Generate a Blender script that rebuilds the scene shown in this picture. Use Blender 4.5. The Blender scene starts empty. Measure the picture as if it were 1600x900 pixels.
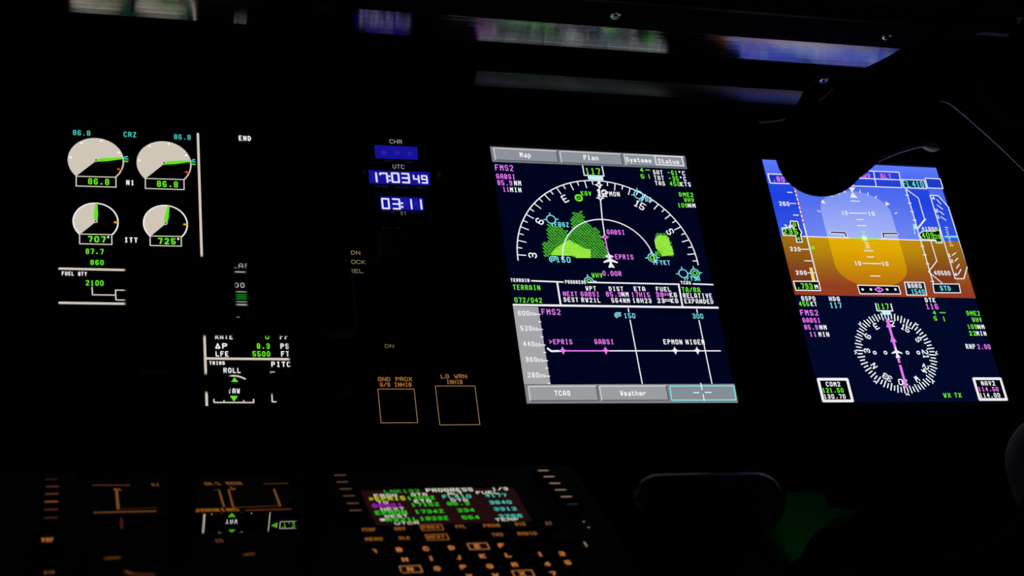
import bpy, bmesh, math, random
from mathutils import Vector, Matrix
random.seed(7)
SC = bpy.context.scene
COL = SC.collection

# ------------------------------------------------------------------ camera, world, exposure
# "Panel frame": x right along the instrument panel, y up its face, z out of it
# towards the seats, metres, origin at the lower left corner of the map display.
TILT = math.radians(22.0)          # the panel leans back, its top away from the seats
BASE = 0.85                        # height of the panel frame's origin over the floor
F_PX = 2376.875662258937
CAM = Vector((-0.3814934277908356, -0.4971690062032447, 1.084272640323554))
ROT = Matrix(((0.9553768186458084, -0.12651189379919406, 0.2669267223819219),
              (-0.018894658307365746, 0.8756187349229578, 0.48263321781593804),
              (-0.29478488136548325, -0.46614007742229185, 0.8341554423122093)))
P2W = Matrix(((1, 0, 0),
              (0, math.sin(TILT), -math.cos(TILT)),
              (0, math.cos(TILT), math.sin(TILT))))
def W(p): return P2W @ Vector(p) + Vector((0, 0, BASE))

cd = bpy.data.cameras.new('camera'); cam = bpy.data.objects.new('camera', cd); COL.objects.link(cam)
cd.sensor_width = 36.0; cd.lens = F_PX / 1600 * 36.0
cd.clip_start = 0.01; cd.clip_end = 50
cd.dof.use_dof = True; cd.dof.focus_distance = 1.33; cd.dof.aperture_fstop = 13.0
m3 = P2W @ ROT.transposed()
cam.matrix_world = Matrix.Translation(W(CAM)) @ m3.to_4x4()
SC.camera = cam
SC.view_settings.view_transform = 'Standard'; SC.view_settings.look = 'None'
SC.view_settings.exposure = 0.0; SC.view_settings.gamma = 1.0
SC.view_settings.use_curve_mapping = False
world = bpy.data.worlds.new('night'); SC.world = world; world.use_nodes = True
bg = world.node_tree.nodes['Background']
bg.inputs[0].default_value = (0.22, 0.20, 0.60, 1); bg.inputs[1].default_value = 0.010   # night sky

# ------------------------------------------------------------------ pixel -> place helpers (used to read sizes off the plan)
def ray(x, y): return ROT.transposed() @ Vector(((x - 800) / F_PX, -(y - 450) / F_PX, -1.0))
def onZ(x, y, z):
    d = ray(x, y); t = (z - CAM.z) / d.z; return CAM + d * t
def onY(x, y, yy):
    d = ray(x, y); t = (yy - CAM.y) / d.y; return CAM + d * t

class Plane:
    """a flat face in the panel frame: origin o, in-plane axes ux, uy, normal n"""
    def __init__(s, o, ux, uy):
        s.o = Vector(o); s.ux = Vector(ux).normalized(); s.uy = Vector(uy).normalized(); s.n = s.ux.cross(s.uy)
    def at(s, x, y, off=0.0):
        d = ray(x, y); o = s.o + s.n * off
        t = (o - CAM).dot(s.n) / d.dot(s.n); q = CAM + d * t - o
        return (q.dot(s.ux), q.dot(s.uy))
    def p(s, a, b, z=0.0): return s.o + s.ux * a + s.uy * b + s.n * z
PANEL = Plane((0, 0, 0), (1, 0, 0), (0, 1, 0))
PT = 0.7086388765
PED = Plane((0, -0.19937167, 0.26748786), (1, 0, 0), (0, math.cos(PT), -math.sin(PT)))

# ------------------------------------------------------------------ materials
MATS = {}
def lin(c):
    c /= 255.0
    return c / 12.92 if c <= 0.04045 else ((c + 0.055) / 1.055) ** 2.4
def glow(rgb, sample=False, k=1.0):
    key = ('g', rgb, sample, k)
    if key in MATS: return MATS[key]
    m = bpy.data.materials.new('lit_%02x%02x%02x' % rgb); m.use_nodes = True
    nt = m.node_tree; nt.nodes.clear()
    e = nt.nodes.new('ShaderNodeEmission'); o = nt.nodes.new('ShaderNodeOutputMaterial')
    e.inputs[0].default_value = (lin(rgb[0]), lin(rgb[1]), lin(rgb[2]), 1); e.inputs[1].default_value = k
    nt.links.new(e.outputs[0], o.inputs[0])
    m.cycles.emission_sampling = 'FRONT' if sample else 'NONE'
    MATS[key] = m; return m
def glow_ramp(name, y0, y1, stops):
    """a lit screen area whose picture runs through the stops from y0 to y1 up the screen"""
    if name in MATS: return MATS[name]
    m = bpy.data.materials.new(name); m.use_nodes = True
    nt = m.node_tree; nt.nodes.clear(); N = nt.nodes.new
    uv = N('ShaderNodeUVMap'); uv.uv_map = 'plan'
    sp = N('ShaderNodeSeparateXYZ'); mr = N('ShaderNodeMapRange'); cr = N('ShaderNodeValToRGB')
    e = N('ShaderNodeEmission'); o = N('ShaderNodeOutputMaterial')
    mr.inputs['From Min'].default_value = y0; mr.inputs['From Max'].default_value = y1
    el = cr.color_ramp.elements
    while len(el) < len(stops): el.new(0.5)
    for q, (pos, rgb) in zip(el, stops):
        q.position = pos; q.color = (lin(rgb[0]), lin(rgb[1]), lin(rgb[2]), 1)
    L = nt.links.new
    L(uv.outputs[0], sp.inputs[0]); L(sp.outputs[1], mr.inputs[0]); L(mr.outputs[0], cr.inputs[0])
    L(cr.outputs[0], e.inputs[0]); L(e.outputs[0], o.inputs[0])
    m.cycles.emission_sampling = 'FRONT'
    MATS[name] = m; return m
def solid(name, col, rough=0.5, metal=0.0, spec=0.5, noise=0.0, nscale=60.0, coat=0.0):
    if name in MATS: return MATS[name]
    m = bpy.data.materials.new(name); m.use_nodes = True
    nt = m.node_tree; b = nt.nodes['Principled BSDF']
    b.inputs['Base Color'].default_value = (*col, 1); b.inputs['Roughness'].default_value = rough
    b.inputs['Metallic'].default_value = metal; b.inputs['Specular IOR Level'].default_value = spec
    b.inputs['Coat Weight'].default_value = coat
    if noise:
        tc = nt.nodes.new('ShaderNodeTexCoord'); no = nt.nodes.new('ShaderNodeTexNoise'); bp = nt.nodes.new('ShaderNodeBump')
        no.inputs['Scale'].default_value = nscale; bp.inputs['Strength'].default_value = noise; bp.inputs['Distance'].default_value = 0.001
        nt.links.new(tc.outputs['Object'], no.inputs['Vector']); nt.links.new(no.outputs[0], bp.inputs['Height'])
        nt.links.new(bp.outputs[0], b.inputs['Normal'])
    MATS[name] = m; return m
def ribbed(name, col, rough, strength, scale=900.0, aniso=0.0):
    """brushed strip: fine ridges running along the x axis"""
    if name in MATS: return MATS[name]
    m = solid(name, col, rough, 1.0)
    nt = m.node_tree; b = nt.nodes['Principled BSDF']; N = nt.nodes.new; L = nt.links.new
    if aniso:
        b.inputs['Anisotropic'].default_value = aniso; tv = N('ShaderNodeCombineXYZ')
        for i, q in enumerate(P2W @ Vector((0, 0, 1))): tv.inputs[i].default_value = q
        L(tv.outputs[0], b.inputs['Tangent'])
    tc = N('ShaderNodeTexCoord'); mp = N('ShaderNodeMapping'); no = N('ShaderNodeTexNoise'); bp = N('ShaderNodeBump')
    mp.inputs['Scale'].default_value = (1.5, scale, scale)
    no.inputs['Scale'].default_value = 1.0; no.inputs['Detail'].default_value = 1.0
    bp.inputs['Strength'].default_value = strength; bp.inputs['Distance'].default_value = 0.0005
    L(tc.outputs['Object'], mp.inputs[0]); L(mp.outputs[0], no.inputs['Vector']); L(no.outputs[0], bp.inputs['Height'])
    L(bp.outputs[0], b.inputs['Normal'])
    return m
BLACK = solid('black_paint', (0.0022, 0.0022, 0.0025), 0.8, spec=0.08, noise=0.25, nscale=900)
PLASTIC = solid('black_plastic', (0.0028, 0.0028, 0.003), 0.5, spec=0.15, noise=0.15, nscale=700)
GREYP = solid('dark_grey_plastic', (0.085, 0.08, 0.085), 0.55, noise=0.2, nscale=600)
GLOSS = solid('gloss_black', (0.004, 0.004, 0.004), 0.012, spec=0.5)
SEMI = solid('satin_black', (0.005, 0.005, 0.0055), 0.35, spec=0.3)
HORN = solid('horn_black', (0.004, 0.004, 0.0045), 0.28, spec=0.5)
FOAM = solid('black_foam', (0.003, 0.003, 0.003), 0.95, spec=0.03, noise=0.6, nscale=1500)
STEEL = solid('screw_steel', (0.9, 0.9, 0.9), 0.22, 1.0)
FASCIA = solid('fascia_grey', (0.30, 0.28, 0.30), 0.6, noise=0.2, nscale=500)
EDGE = solid('fascia_edge', (0.02, 0.02, 0.022), 0.28)
GLASSK = solid('screen_black', (0.002, 0.002, 0.003), 0.35, spec=0.12)
LIP = ribbed('ribbed_lip', (0.43, 0.43, 0.445), 0.12, 0.30, 1000.0, 0.95)
LIP2 = ribbed('satin_lip', (0.10, 0.10, 0.11), 0.33, 0.3)
CARPET = solid('dark_carpet', (0.012, 0.012, 0.014), 0.95, spec=0.1, noise=0.8, nscale=400)
SIDE = solid('dark_lining', (0.02, 0.02, 0.024), 0.8, noise=0.3, nscale=300)

# display colours
WHT = (238, 238, 242); BEI = (208, 198, 184); GRN = (110, 232, 40); CYA = (120, 225, 235); MAG = (232, 120, 240)
TEAL = (70, 196, 186); GRN2 = (100, 226, 30); DKG = (84, 190, 56); AMB = (150, 102, 56); NAVY = (1, 4, 30)
BLUE = (40, 78, 228); KEYG = (150, 154, 162)

# ------------------------------------------------------------------ stroke lettering (cell 4 wide, 6 high)
FONT = {
'A': '00 04 16 36 44 40|02 42', 'B': '00 06 36 45 44 33 03|33 42 41 30 00', 'C': '45 36 16 05 01 10 30 41',
'D': '00 06 26 44 42 20 00', 'E': '46 06 00 40|03 33', 'F': '46 06 00|03 33', 'G': '45 36 16 05 01 10 30 41 43 23',
'H': '00 06|40 46|03 43', 'I': '16 36|10 30|26 20', 'J': '46 41 30 10 01', 'K': '00 06|46 03 40', 'L': '06 00 40',
'M': '00 06 23 46 40', 'N': '00 06 40 46', 'O': '10 01 05 16 36 45 41 30 10', 'P': '00 06 36 45 44 33 03',
'Q': '10 01 05 16 36 45 41 30 10|22 40', 'R': '00 06 36 45 44 33 03|23 40', 'S': '45 36 16 05 04 13 33 42 41 30 10 01',
'T': '06 46|26 20', 'U': '06 01 10 30 41 46', 'V': '06 20 46', 'W': '06 10 23 30 46', 'X': '00 46|06 40',
'Y': '06 23 46|23 20', 'Z': '06 46 00 40', '0': '10 01 05 16 36 45 41 30 10', '1': '15 26 20|10 30',
'2': '05 16 36 45 44 00 40', '3': '05 16 36 45 44 33 13|33 42 41 30 10 01', '4': '30 36 02 42',
'5': '46 06 03 33 42 41 30 10 01', '6': '45 36 16 05 01 10 30 41 42 33 03', '7': '06 46 45 20',
'8': '13 04 05 16 36 45 44 33 13 02 01 10 30 41 42 33', '9': '01 10 30 41 45 36 16 05 04 13 43',
'.': '20 20', '-': '03 33', '/': '00 46', ':': '21 21|24 24', '>': '05 43 01', '%': '15 26 35 24 15', ' ': '',
'^': '00 26 40 00', '(': '36 14 12 30', '*': '10 30 42 44 36 16 04 02 10|12 32|13 33|14 34', '+': '03 43|21 25',
'a': '14 34 43 40|42 12 01 10 30 42', 'p': '0-2 04 34 43 41 30 00', 'l': '16 26 20|10 30', 'n': '00 04|03 14 34 43 40',
'y': '04 20|44 1-2', 's': '43 34 14 03 12 32 41 30 10 01', 't': '16 11 20 30 41|04 34', 'e': '02 42 43 34 14 03 01 10 30 41',
'm': '00 04|03 14 23 20|23 34 43 40', 'u': '04 01 10 30 41|44 40', 'h': '00 06|03 14 34 43 40', 'r': '00 04|02 24 34 43',
}
SEG7 = {'0': '00 06 46 40 00', '1': '46 40', '7': '05 06 46 40', '3': '06 46 40 00|03 43', '4': '06 03 43|46 40', '9': '43 03 06 46 40 00', ':': '21 21|24 24'}

# ------------------------------------------------------------------ mesh builder
class MB:
    def __init__(s, plane=PANEL): s.v = []; s.uv = []; s.f = []; s.m = []; s.mats = []; s.pl = plane; s.smooth = False
    def mi(s, mat):
        if isinstance(mat, tuple): mat = glow(mat)
        if mat not in s.mats: s.mats.append(mat)
        return s.mats.index(mat)
    # ---- flat marks on the builder's plane
    def poly(s, pts, z, mat):
        a = sum(pts[i][0] * pts[(i + 1) % len(pts)][1] - pts[(i + 1) % len(pts)][0] * pts[i][1] for i in range(len(pts)))
        if a < 0: pts = pts[::-1]
        b = len(s.v)
        for x, y in pts: s.v.append(s.pl.p(x, y, z)); s.uv.append((x, y))
        s.f.append(tuple(range(b, b + len(pts)))); s.m.append(s.mi(mat))
    def disc(s, c, r, z, mat, n=12): s.poly([(c[0] + r * math.cos(2 * math.pi * i / n), c[1] + r * math.sin(2 * math.pi * i / n)) for i in range(n)], z, mat)
    def stroke(s, pts, w, z, mat, caps=True):
        h = w / 2
        for i in range(len(pts) - 1):
            (x0, y0), (x1, y1) = pts[i], pts[i + 1]; L = math.hypot(x1 - x0, y1 - y0)
            if L < 1e-7: continue
            nx, ny = -(y1 - y0) / L * h, (x1 - x0) / L * h
            s.poly([(x0 + nx, y0 + ny), (x0 - nx, y0 - ny), (x1 - nx, y1 - ny), (x1 + nx, y1 + ny)], z, mat)
        if caps:
            for q in pts: s.disc(q, h, z, mat, 8)
    def loop(s, pts, w, z, mat): s.stroke(list(pts) + [pts[0]], w, z, mat)
    def arc(s, c, r, a0, a1, w, z, mat, n=40):
        for i in range(n):
            t0 = math.radians(a0 + (a1 - a0) * i / n); t1 = math.radians(a0 + (a1 - a0) * (i + 1) / n)
            s.poly([(c[0] + (r - w / 2) * math.cos(t0), c[1] + (r - w / 2) * math.sin(t0)), (c[0] + (r + w / 2) * math.cos(t0), c[1] + (r + w / 2) * math.sin(t0)),
                    (c[0] + (r + w / 2) * math.cos(t1), c[1] + (r + w / 2) * math.sin(t1)), (c[0] + (r - w / 2) * math.cos(t1), c[1] + (r - w / 2) * math.sin(t1))], z, mat)
    def glyph(s, ch, o, ux, uy, w, z, mat, font=FONT):
        for pl in font.get(ch, '').split('|'):
            if not pl: continue
            pts = []
            for t in pl.split():
                gx, gy = int(t[0]) / 4.0, int(t[1:]) / 6.0
                pts.append((o[0] + ux[0] * gx + uy[0] * gy, o[1] + ux[1] * gx + uy[1] * gy))
            if len(pts) == 2 and pts[0] == pts[1]:
                h = w * 0.62; x, y = pts[0][0], pts[0][1]
                if ch == '.': y += h * 0.6
                s.poly([(x - h, y - h), (x + h, y - h), (x + h, y + h), (x - h, y + h)], z, mat)
            else: s.stroke(pts, w, z, mat)
    def text(s, t, x0, x1, yb, hpx, col, z=0.0016, wt=0.17, off=0.0, font=FONT, ratio=0.74, yb1=None):
        """characters filling the span seen from x0 to x1 (photo pixels), baseline at yb"""
        a = s.pl.at(x0, yb, off); b = s.pl.at(x1, yb if yb1 is None else yb1, off)
        c = s.pl.at(x0, yb - hpx, off); H = abs(c[1] - a[1])
        tot = b[0] - a[0]; n = len(t); adv = tot / (n - 1 + ratio); gw = adv * ratio; wd = min(H, gw * 1.5) * wt * 1.06
        for i, ch in enumerate(t):
            s.glyph(ch, (a[0] + adv * i + wd / 2, a[1] + wd / 2), (gw - wd, 0), (0, H - wd), wd, z + off, col, font)
    def tag_at(s, t, c, ang, gw, gh, w, z, mat):
        """characters centred on c (plane metres), turned by ang degrees"""
        ca, sa = math.cos(math.radians(ang)), math.sin(math.radians(ang)); n = len(t); adv = gw * 1.3; tot = adv * (n - 1) + gw
        for i, ch in enumerate(t):
            lx, ly = -tot / 2 + adv * i, -gh / 2
            s.glyph(ch, (c[0] + lx * ca - ly * sa, c[1] + lx * sa + ly * ca), (gw * ca, gw * sa), (-gh * sa, gh * ca), w, z, mat)
    def px(s, *q, off=0.0): return [s.pl.at(a, b, off) for a, b in q]
    # ---- solids, panel-frame coordinates
    def raw(s, verts, faces, mat):
        b = len(s.v); s.v += [Vector(v) for v in verts]; s.uv += [(0, 0)] * len(verts)
        k = s.mi(mat)
        for f in faces: s.f.append(tuple(b + i for i in f)); s.m.append(k)
    def bm(s, bm, mat, tf=None):
        bm.verts.ensure_lookup_table(); bm.verts.index_update()
        s.raw([tf(v.co) if tf else v.co for v in bm.verts], [[v.index for v in f.verts] for f in bm.faces], mat); bm.free()
    def rbox(s, lo, hi, mat, bev=0.002, seg=2, frame=None):
        """bevelled box; frame = Plane whose (ux, uy, n) the box is aligned with"""
        b = bmesh.new(); bmesh.ops.create_cube(b, size=1)
        lo, hi = Vector(lo), Vector(hi); c = (lo + hi) / 2; d = hi - lo
        for v in b.verts: v.co = Vector((c[i] + v.co[i] * d[i] for i in range(3)))
        if bev: bmesh.ops.bevel(b, geom=list(b.edges), offset=bev, segments=seg, profile=0.5, affect='EDGES')
        s.bm(b, mat, (lambda co: frame.p(co.x, co.y, co.z)) if frame else None)
    def prism(s, prof, x0, x1, mat):
        """profile [(y,z)] swept along x; x1 may be a function of (y,z)"""
        n = len(prof); g = x1 if callable(x1) else (lambda y, z: x1)
        g0 = x0 if callable(x0) else (lambda y, z: x0)
        vs = [(g0(y, z), y, z) for y, z in prof] + [(g(y, z), y, z) for y, z in prof]
        fs = [(i, (i + 1) % n, n + (i + 1) % n, n + i) for i in range(n)] + [tuple(range(n))[::-1], tuple(range(n, 2 * n))]
        s.raw(vs, fs, mat)
    def tube(s, path, rad, mat, n=12, ends=True):
        path = [Vector(p) for p in path]; rs = rad if isinstance(rad, (list, tuple)) else [rad] * len(path)
        vs, fs = [], []; up = None
        for i, p in enumerate(path):
            d = (path[min(i + 1, len(path) - 1)] - path[max(i - 1, 0)]).normalized()
            if up is None: up = Vector((0.3, 0.5, 0.8)).cross(d).normalized()
            up = (up - d * up.dot(d)).normalized(); sd = d.cross(up)
            for k in range(n):
                a = 2 * math.pi * k / n; vs.append(p + (up * math.cos(a) + sd * math.sin(a)) * rs[i])
        for i in range(len(path) - 1):
            for k in range(n): fs.append((i * n + k, i * n + (k + 1) % n, (i + 1) * n + (k + 1) % n, (i + 1) * n + k))
        if ends: fs += [tuple(range(n))[::-1], tuple(range((len(path) - 1) * n, len(path) * n))]
        s.raw(vs, fs, mat); s.smooth = True
    def lathe(s, c, axis, prof, mat, n=32, squash=1.0, ref=(0, 1, 0)):
        """prof [(r, h)] turned about axis through c; squash narrows the second radius"""
        ax = Vector(axis).normalized(); u = Vector(ref); u = (u - ax * u.dot(ax)).normalized(); w = ax.cross(u); c = Vector(c)
        vs, fs = [], []
        for r, h in prof:
            for k in range(n):
                a = 2 * math.pi * k / n; vs.append(c + ax * h + u * (r * math.cos(a)) + w * (r * squash * math.sin(a)))
        for i in range(len(prof) - 1):
            for k in range(n): fs.append((i * n + k, i * n + (k + 1) % n, (i + 1) * n + (k + 1) % n, (i + 1) * n + k))
        fs += [tuple(range(n))[::-1], tuple(range((len(prof) - 1) * n, len(prof) * n))]
        s.raw(vs, fs, mat); s.smooth = True
    # ---- link it
    def build(s, name, parent=None, label=None, origin=None):
        root = parent
        while root is not None and root.parent is not None: root = root.parent
        org = root.location if root is not None else (origin if origin is not None else sum((W(v) for v in s.v), Vector()) / max(1, len(s.v)))
        me = bpy.data.meshes.new(name)
        me.from_pydata([W(v) - org for v in s.v], [], s.f)
        uvl = me.uv_layers.new(name='plan')
        for lp in me.loops: uvl.data[lp.index].uv = s.uv[lp.vertex_index]
        for m in s.mats: me.materials.append(m)
        me.polygons.foreach_set('material_index', s.m)
        if s.smooth:
            me.polygons.foreach_set('use_smooth', [True] * len(me.polygons))
            me.set_sharp_from_angle(angle=math.radians(42))
        me.update()
        o = bpy.data.objects.new(name, me); COL.objects.link(o)
        if parent is not None: o.parent = parent
        else: o.location = org
        if label: o['label'] = label
        return o
def thing(name, label, cat, base, group=None):
    o = bpy.data.objects.new(name, None); COL.objects.link(o); o.location = W(base); o.empty_display_size = 0.02
    o['label'] = label; o['category'] = cat
    if group: o['group'] = group
    return o
def tag(o, label, cat, group=None):
    o['label'] = label; o['category'] = cat
    if group: o['group'] = group
    return o
def struct(o): o['kind'] = 'structure'; return o
def smooth_path(pts, n=6):
    pts = [Vector(p) for p in pts]; out = []
    for i in range(len(pts) - 1):
        p0 = pts[max(i - 1, 0)]; p1 = pts[i]; p2 = pts[i + 1]; p3 = pts[min(i + 2, len(pts) - 1)]
        for k in range(n):
            t = k / n
            out.append(0.5 * ((2 * p1) + (p2 - p0) * t + (2 * p0 - 5 * p1 + 4 * p2 - p3) * t * t + (3 * p1 - p0 - 3 * p2 + p3) * t ** 3))
    out.append(pts[-1]); return out

# ================================================================== THE SETTING
Wi = P2W.inverted()
def to_panel(w): return Wi @ (Vector(w) - Vector((0, 0, BASE)))
def wbox(lo, hi, mat, name):          # world-aligned box
    b = MB(); bmm = bmesh.new(); bmesh.ops.create_cube(bmm, size=1)
    lo, hi = Vector(lo), Vector(hi)
    for v in bmm.verts: v.co = Vector((lo[i] + (v.co[i] + 0.5) * (hi[i] - lo[i]) for i in range(3)))
    b.bm(bmm, mat, lambda co: to_panel(co)); return struct(b.build(name))
wbox((-1.5, -2.2, -0.05), (1.25, 0.9, 0.0), CARPET, 'floor')
b = MB(); b.rbox((-1.15, -0.62, -0.03), (0.85, 0.47, -0.004), BLACK, 0.002); struct(b.build('wall_front'))
wbox((0.95, -1.2, 0.0), (1.0, 0.8, 1.15), SIDE, 'wall_right')
wbox((-1.25, -1.2, 0.0), (-1.2, 0.8, 1.15), SIDE, 'wall_left')

# ================================================================== GLARESHIELD
gl = thing('glareshield', 'black glareshield overhang above the screens, its ribbed glossy lip mirroring them', 'glareshield', (-0.1, 0.30, 0.0))
YL = 0.300
zi = onY(1000, 81, YL).z; zo = onY(1000, 45, YL).z; zf = onY(1300, 22, YL).z
e0 = onY(1428, 64, YL); e1 = onY(1300, 134, YL)
kx = (e0.x - e1.x) / (e0.z - e1.z)
def gend(y, z): return e1.x + (z - e1.z) * kx if z < e0.z + 0.004 else e0.x + 0.02 + (z - e0.z) * 2.0
# ribbed lip, slightly convex
n = 14; B0, B1 = -7.0, 4.0
prof = []; y = YL; z = zi
for i in range(n + 1):
    prof.append((y, z)); bt = math.radians(B0 + (B1 - B0) * (i + .5) / n); ds = (zo - zi) / n
    y += math.sin(bt) * ds; z += math.cos(bt) * ds
y_out = prof[-1][0]
top = [(prof[-1][0] + 0.012, prof[-1][1]), (prof[0][0] + 0.012, prof[0][1])]
b = MB(); b.prism(prof + top, -0.75, gend, LIP); b.smooth = True; b.build('lip', gl, 'ribbed glossy strip mirroring the screens')
# underside in front of the lip, and the fascia above it
b = MB(); b.prism([(y_out, zo + .0005), (y_out, zf - 0.007), (y_out + 0.012, zf - 0.007), (y_out + 0.012, zo + .0005)], -0.75, gend, BLACK); b.build('underside', gl)
b = MB(); b.prism([(y_out + .0001, zf - .0068)] + [(y_out + .006 - .0058 * math.cos(math.radians(a)), zf - .0062 + .0058 * math.sin(math.radians(a))) for a in range(0, 91, 15)] + [(y_out + .0155, zf), (y_out + .0155, zf - .0068)], -0.75, gend(0, zf) + 0.02, EDGE); b.smooth = True; b.build('edge', gl)
b = MB(); b.prism([(y_out + .016, zf - .03), (y_out + .016, zf - .001), (y_out + .018, zf + .001), (0.46, zf - .012), (0.46, zf - .03)], -0.75, gend(0, zf) + 0.03, FASCIA); b.build('fascia', gl)
# recessed ceiling behind the lip
b = MB(); b.prism([(0.345, -0.003), (0.345, zi - .002), (0.300, zi - .0015), (0.300, zi), (0.36, zi), (0.36, -0.003)], -0.75, lambda y, z: max(gend(y, z), 0.30) + 0.02, BLACK); b.build('recess', gl)
b = MB(); b.prism([(0.361, -0.003), (0.361, zf - .031), (0.46, zf - .031), (0.46, -0.003)], -0.75, 0.40, BLACK); b.build('top_cover', gl)
# hood box with rounded lower right corner
YB = onZ(1000, 133, 0.05).y; zb = onY(1000, 149, YB).z
xb = onZ(1266, 125, 0.05).x
xl_ = onY(742, 142, YB).x - .004
def hood_prof():
    pts = [(xl_, 0.344), (xl_, YB + .006)]
    r = 0.018
    for i in range(9):
        a = math.radians(-90 + 90 * i / 8); pts.append((xb - r + r * math.cos(a), YB + .006 + r + r * math.sin(a)))
    pts.append((xb, 0.344)); return pts
hp = hood_prof(); nh = len(hp)
b = MB(); b.raw([(x, y, 0.0505) for x, y in hp] + [(x, y, 0.0) for x, y in hp],
      [tuple(range(nh))] + [(i, nh + i, nh + (i + 1) % nh, (i + 1) % nh) for i in range(nh)] + [tuple(range(nh, 2 * nh))[::-1]], SEMI)
b.build('hood', gl)
prof2 = []; y = YB; z = zb
for i in range(9):
    prof2.append((y, z)); bt = math.radians(2 + 16 * (i + .5) / 8); ds = (0.0525 - zb) / 8; y += math.sin(bt) * ds; z += math.cos(bt) * ds
xs = onY(1243, 165, YB).x
b = MB(); b.prism(prof2 + [(YB + .0055, 0.0525), (YB + .0055, zb)], xl_, xs, LIP2); b.smooth = True; b.build('hood_strip', gl, 'satin strip along the lower edge of the hood')
# edge trim round the hood's corner, orange screen light put into its colour
pth = [onZ(1186, 190, .056), onZ(1215, 187, .058), onZ(1240, 180, .060), onZ(1262, 168, .060), onZ(1284, 152, .060), onZ(1300, 138, .060)]
b = MB(); b.tube(smooth_path(pth), 0.0016, solid('light_tinted_trim', (0.50, 0.17, 0.05), 0.6), 8); b.build('edge_trim', gl, 'thin edge trim with orange screen light put into its colour')
def screw(px, py, plane_y, tilt=0.0, r=0.0052):
    c = onY(px, py, plane_y)
    s = MB(); ax = Vector((0, -1, 0.12)).normalized()
    prof = [(r * 0.98, 0), (r, 0.0012), (r * 0.86, 0.0026), (r * 0.62, 0.0030), (r * 0.60, 0.0022), (r * 0.36, 0.0022)]
    s.lathe(c, ax, prof, STEEL, 24); o = s.build('screw', gl, 'bright metal screw with a socket head')
    k = MB(); k.lathe(c + ax * 0.0021, ax, [(r * 0.36, 0), (r * 0.33, 0.0004), (0.0001, 0.0005)], BLACK, 6); k.build('socket', o)
screw(961, 21, y_out - 0.0005); screw(1385, 54, y_out - 0.0005); screw(1286, 124, 0.318)
b = MB(); 
b.rbox((onY(1286, 124, .318).x - .009, .3185, onY(1286, 124, .318).z - .010), (onY(1286, 124, .318).x + .006, .346, onY(1286, 124, .318).z + .004), SEMI, .002); b.build('bracket', gl)

# ================================================================== DISPLAYS
SZ = 0.0   # screens lie in the panel frame's z = 0
def display(name, label, x0, x1, y0=-0.001, y1=0.254, bg=None):
    d = thing(name, label, 'display', ((x0 + x1) / 2, y0, -0.003))
    fr = MB(); w = 0.016; ins = 0.0005
    for lo, hi in (((x0 - w, y1 + ins, -.004), (x1 + w, y1 + w, .003)), ((x0 - w, y0 - w, -.004), (x1 + w, y0 - ins, .003)),
                   ((x0 - w, y0 - ins, -.004), (x0 - ins, y1 + ins, .003)), ((x1 + ins, y0 - ins, -.004), (x1 + w, y1 + ins, .003))):
        fr.rbox(lo, hi, PLASTIC, 0.0012)
    fr.build('bezel', d)
    g = MB(); g.poly([(x0, y0), (x1, y0), (x1, y1), (x0, y1)], 0.0, bg or GLASSK); g.build('screen', d)
    return d
def panel_part(parent, name, fn, label=None, plane=PANEL):
    b = MB(plane); fn(b); return b.build(name, parent, label)
def star(b, x, y, s, col, z=.0012):
    c = b.pl.at(x, y); r = s; q = s * .3
    b.poly([(c[0], c[1] + r), (c[0] - q, c[1] + q), (c[0] - r, c[1]), (c[0] - q, c[1] - q), (c[0], c[1] - r), (c[0] + q, c[1] - q), (c[0] + r, c[1]), (c[0] + q, c[1] + q)], z, col)

# ------------------------------------------------------------------ engine display (left)
ed = display('engine_display', 'dim engine display at left with four pale round gauges and green figures', -0.377, -0.187)
def gauge(parent, name, cx, cy, R, needle, marks, box, txt, tx, deg=False, label=None):
    c = PANEL.at(cx, cy); b = MB()
    A0, A1 = 225.0, -45.0
    pts = [c]; n = 40
    for i in range(n + 1):
        a = math.radians(A0 + (needle - A0) * i / n); pts.append((c[0] + R * math.cos(a), c[1] + R * math.sin(a)))
    for i in range(1, n + 1): b.poly([c, pts[i], pts[i + 1]], .0004, BEI)
    b.arc(c, R, A0, A1, .0011, .0008, WHT if R < .019 else BEI, 60)
    for a, col, r0, r1, w in marks:
        t = math.radians(a); b.stroke([(c[0] + R * r0 * math.cos(t), c[1] + R * r0 * math.sin(t)), (c[0] + R * r1 * math.cos(t), c[1] + R * r1 * math.sin(t))], w, .001, col, caps=False)
    dial = b.build(name, parent, label)
    t = math.radians(needle); u = (math.cos(t), math.sin(t)); v = (-u[1], u[0]); L = R * .98
    b = MB(); b.poly([(c[0] + v[0] * .0013, c[1] + v[1] * .0013), (c[0] + u[0] * L * .4 + v[0] * .0017, c[1] + u[1] * L * .4 + v[1] * .0017), (c[0] + u[0] * L + v[0] * .0008, c[1] + u[1] * L + v[1] * .0008),
                      (c[0] + u[0] * L - v[0] * .0008, c[1] + u[1] * L - v[1] * .0008), (c[0] + u[0] * L * .4 - v[0] * .0017, c[1] + u[1] * L * .4 - v[1] * .0017), (c[0] - v[0] * .0013, c[1] - v[1] * .0013)], .0013, GRN2)
    b.disc(c, .0016, .0015, BEI); b.disc(c, .0008, .0017, (5, 5, 5)); b.build('needle', dial)
    b = MB(); q = b.px(*box); b.poly(q, .0010, (2, 2, 2)); b.loop(q, .0009, .0012, BEI)
    b.text(txt, tx[0], tx[1], tx[2], 9.6, GRN2, wt=.2)
    if deg: b.poly(b.px((tx[1] + 2.4, tx[2] - 9.6), (tx[1] + 5.4, tx[2] - 9.5), (tx[1] + 5.5, tx[2] - 6.6), (tx[1] + 2.5, tx[2] - 6.7)), .0013, WHT)
    b.build('readout', dial)
wt_ticks = [(a, (245, 240, 232), .88, .97, .0020) for a in (174, 125, 78, 26)]
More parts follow.
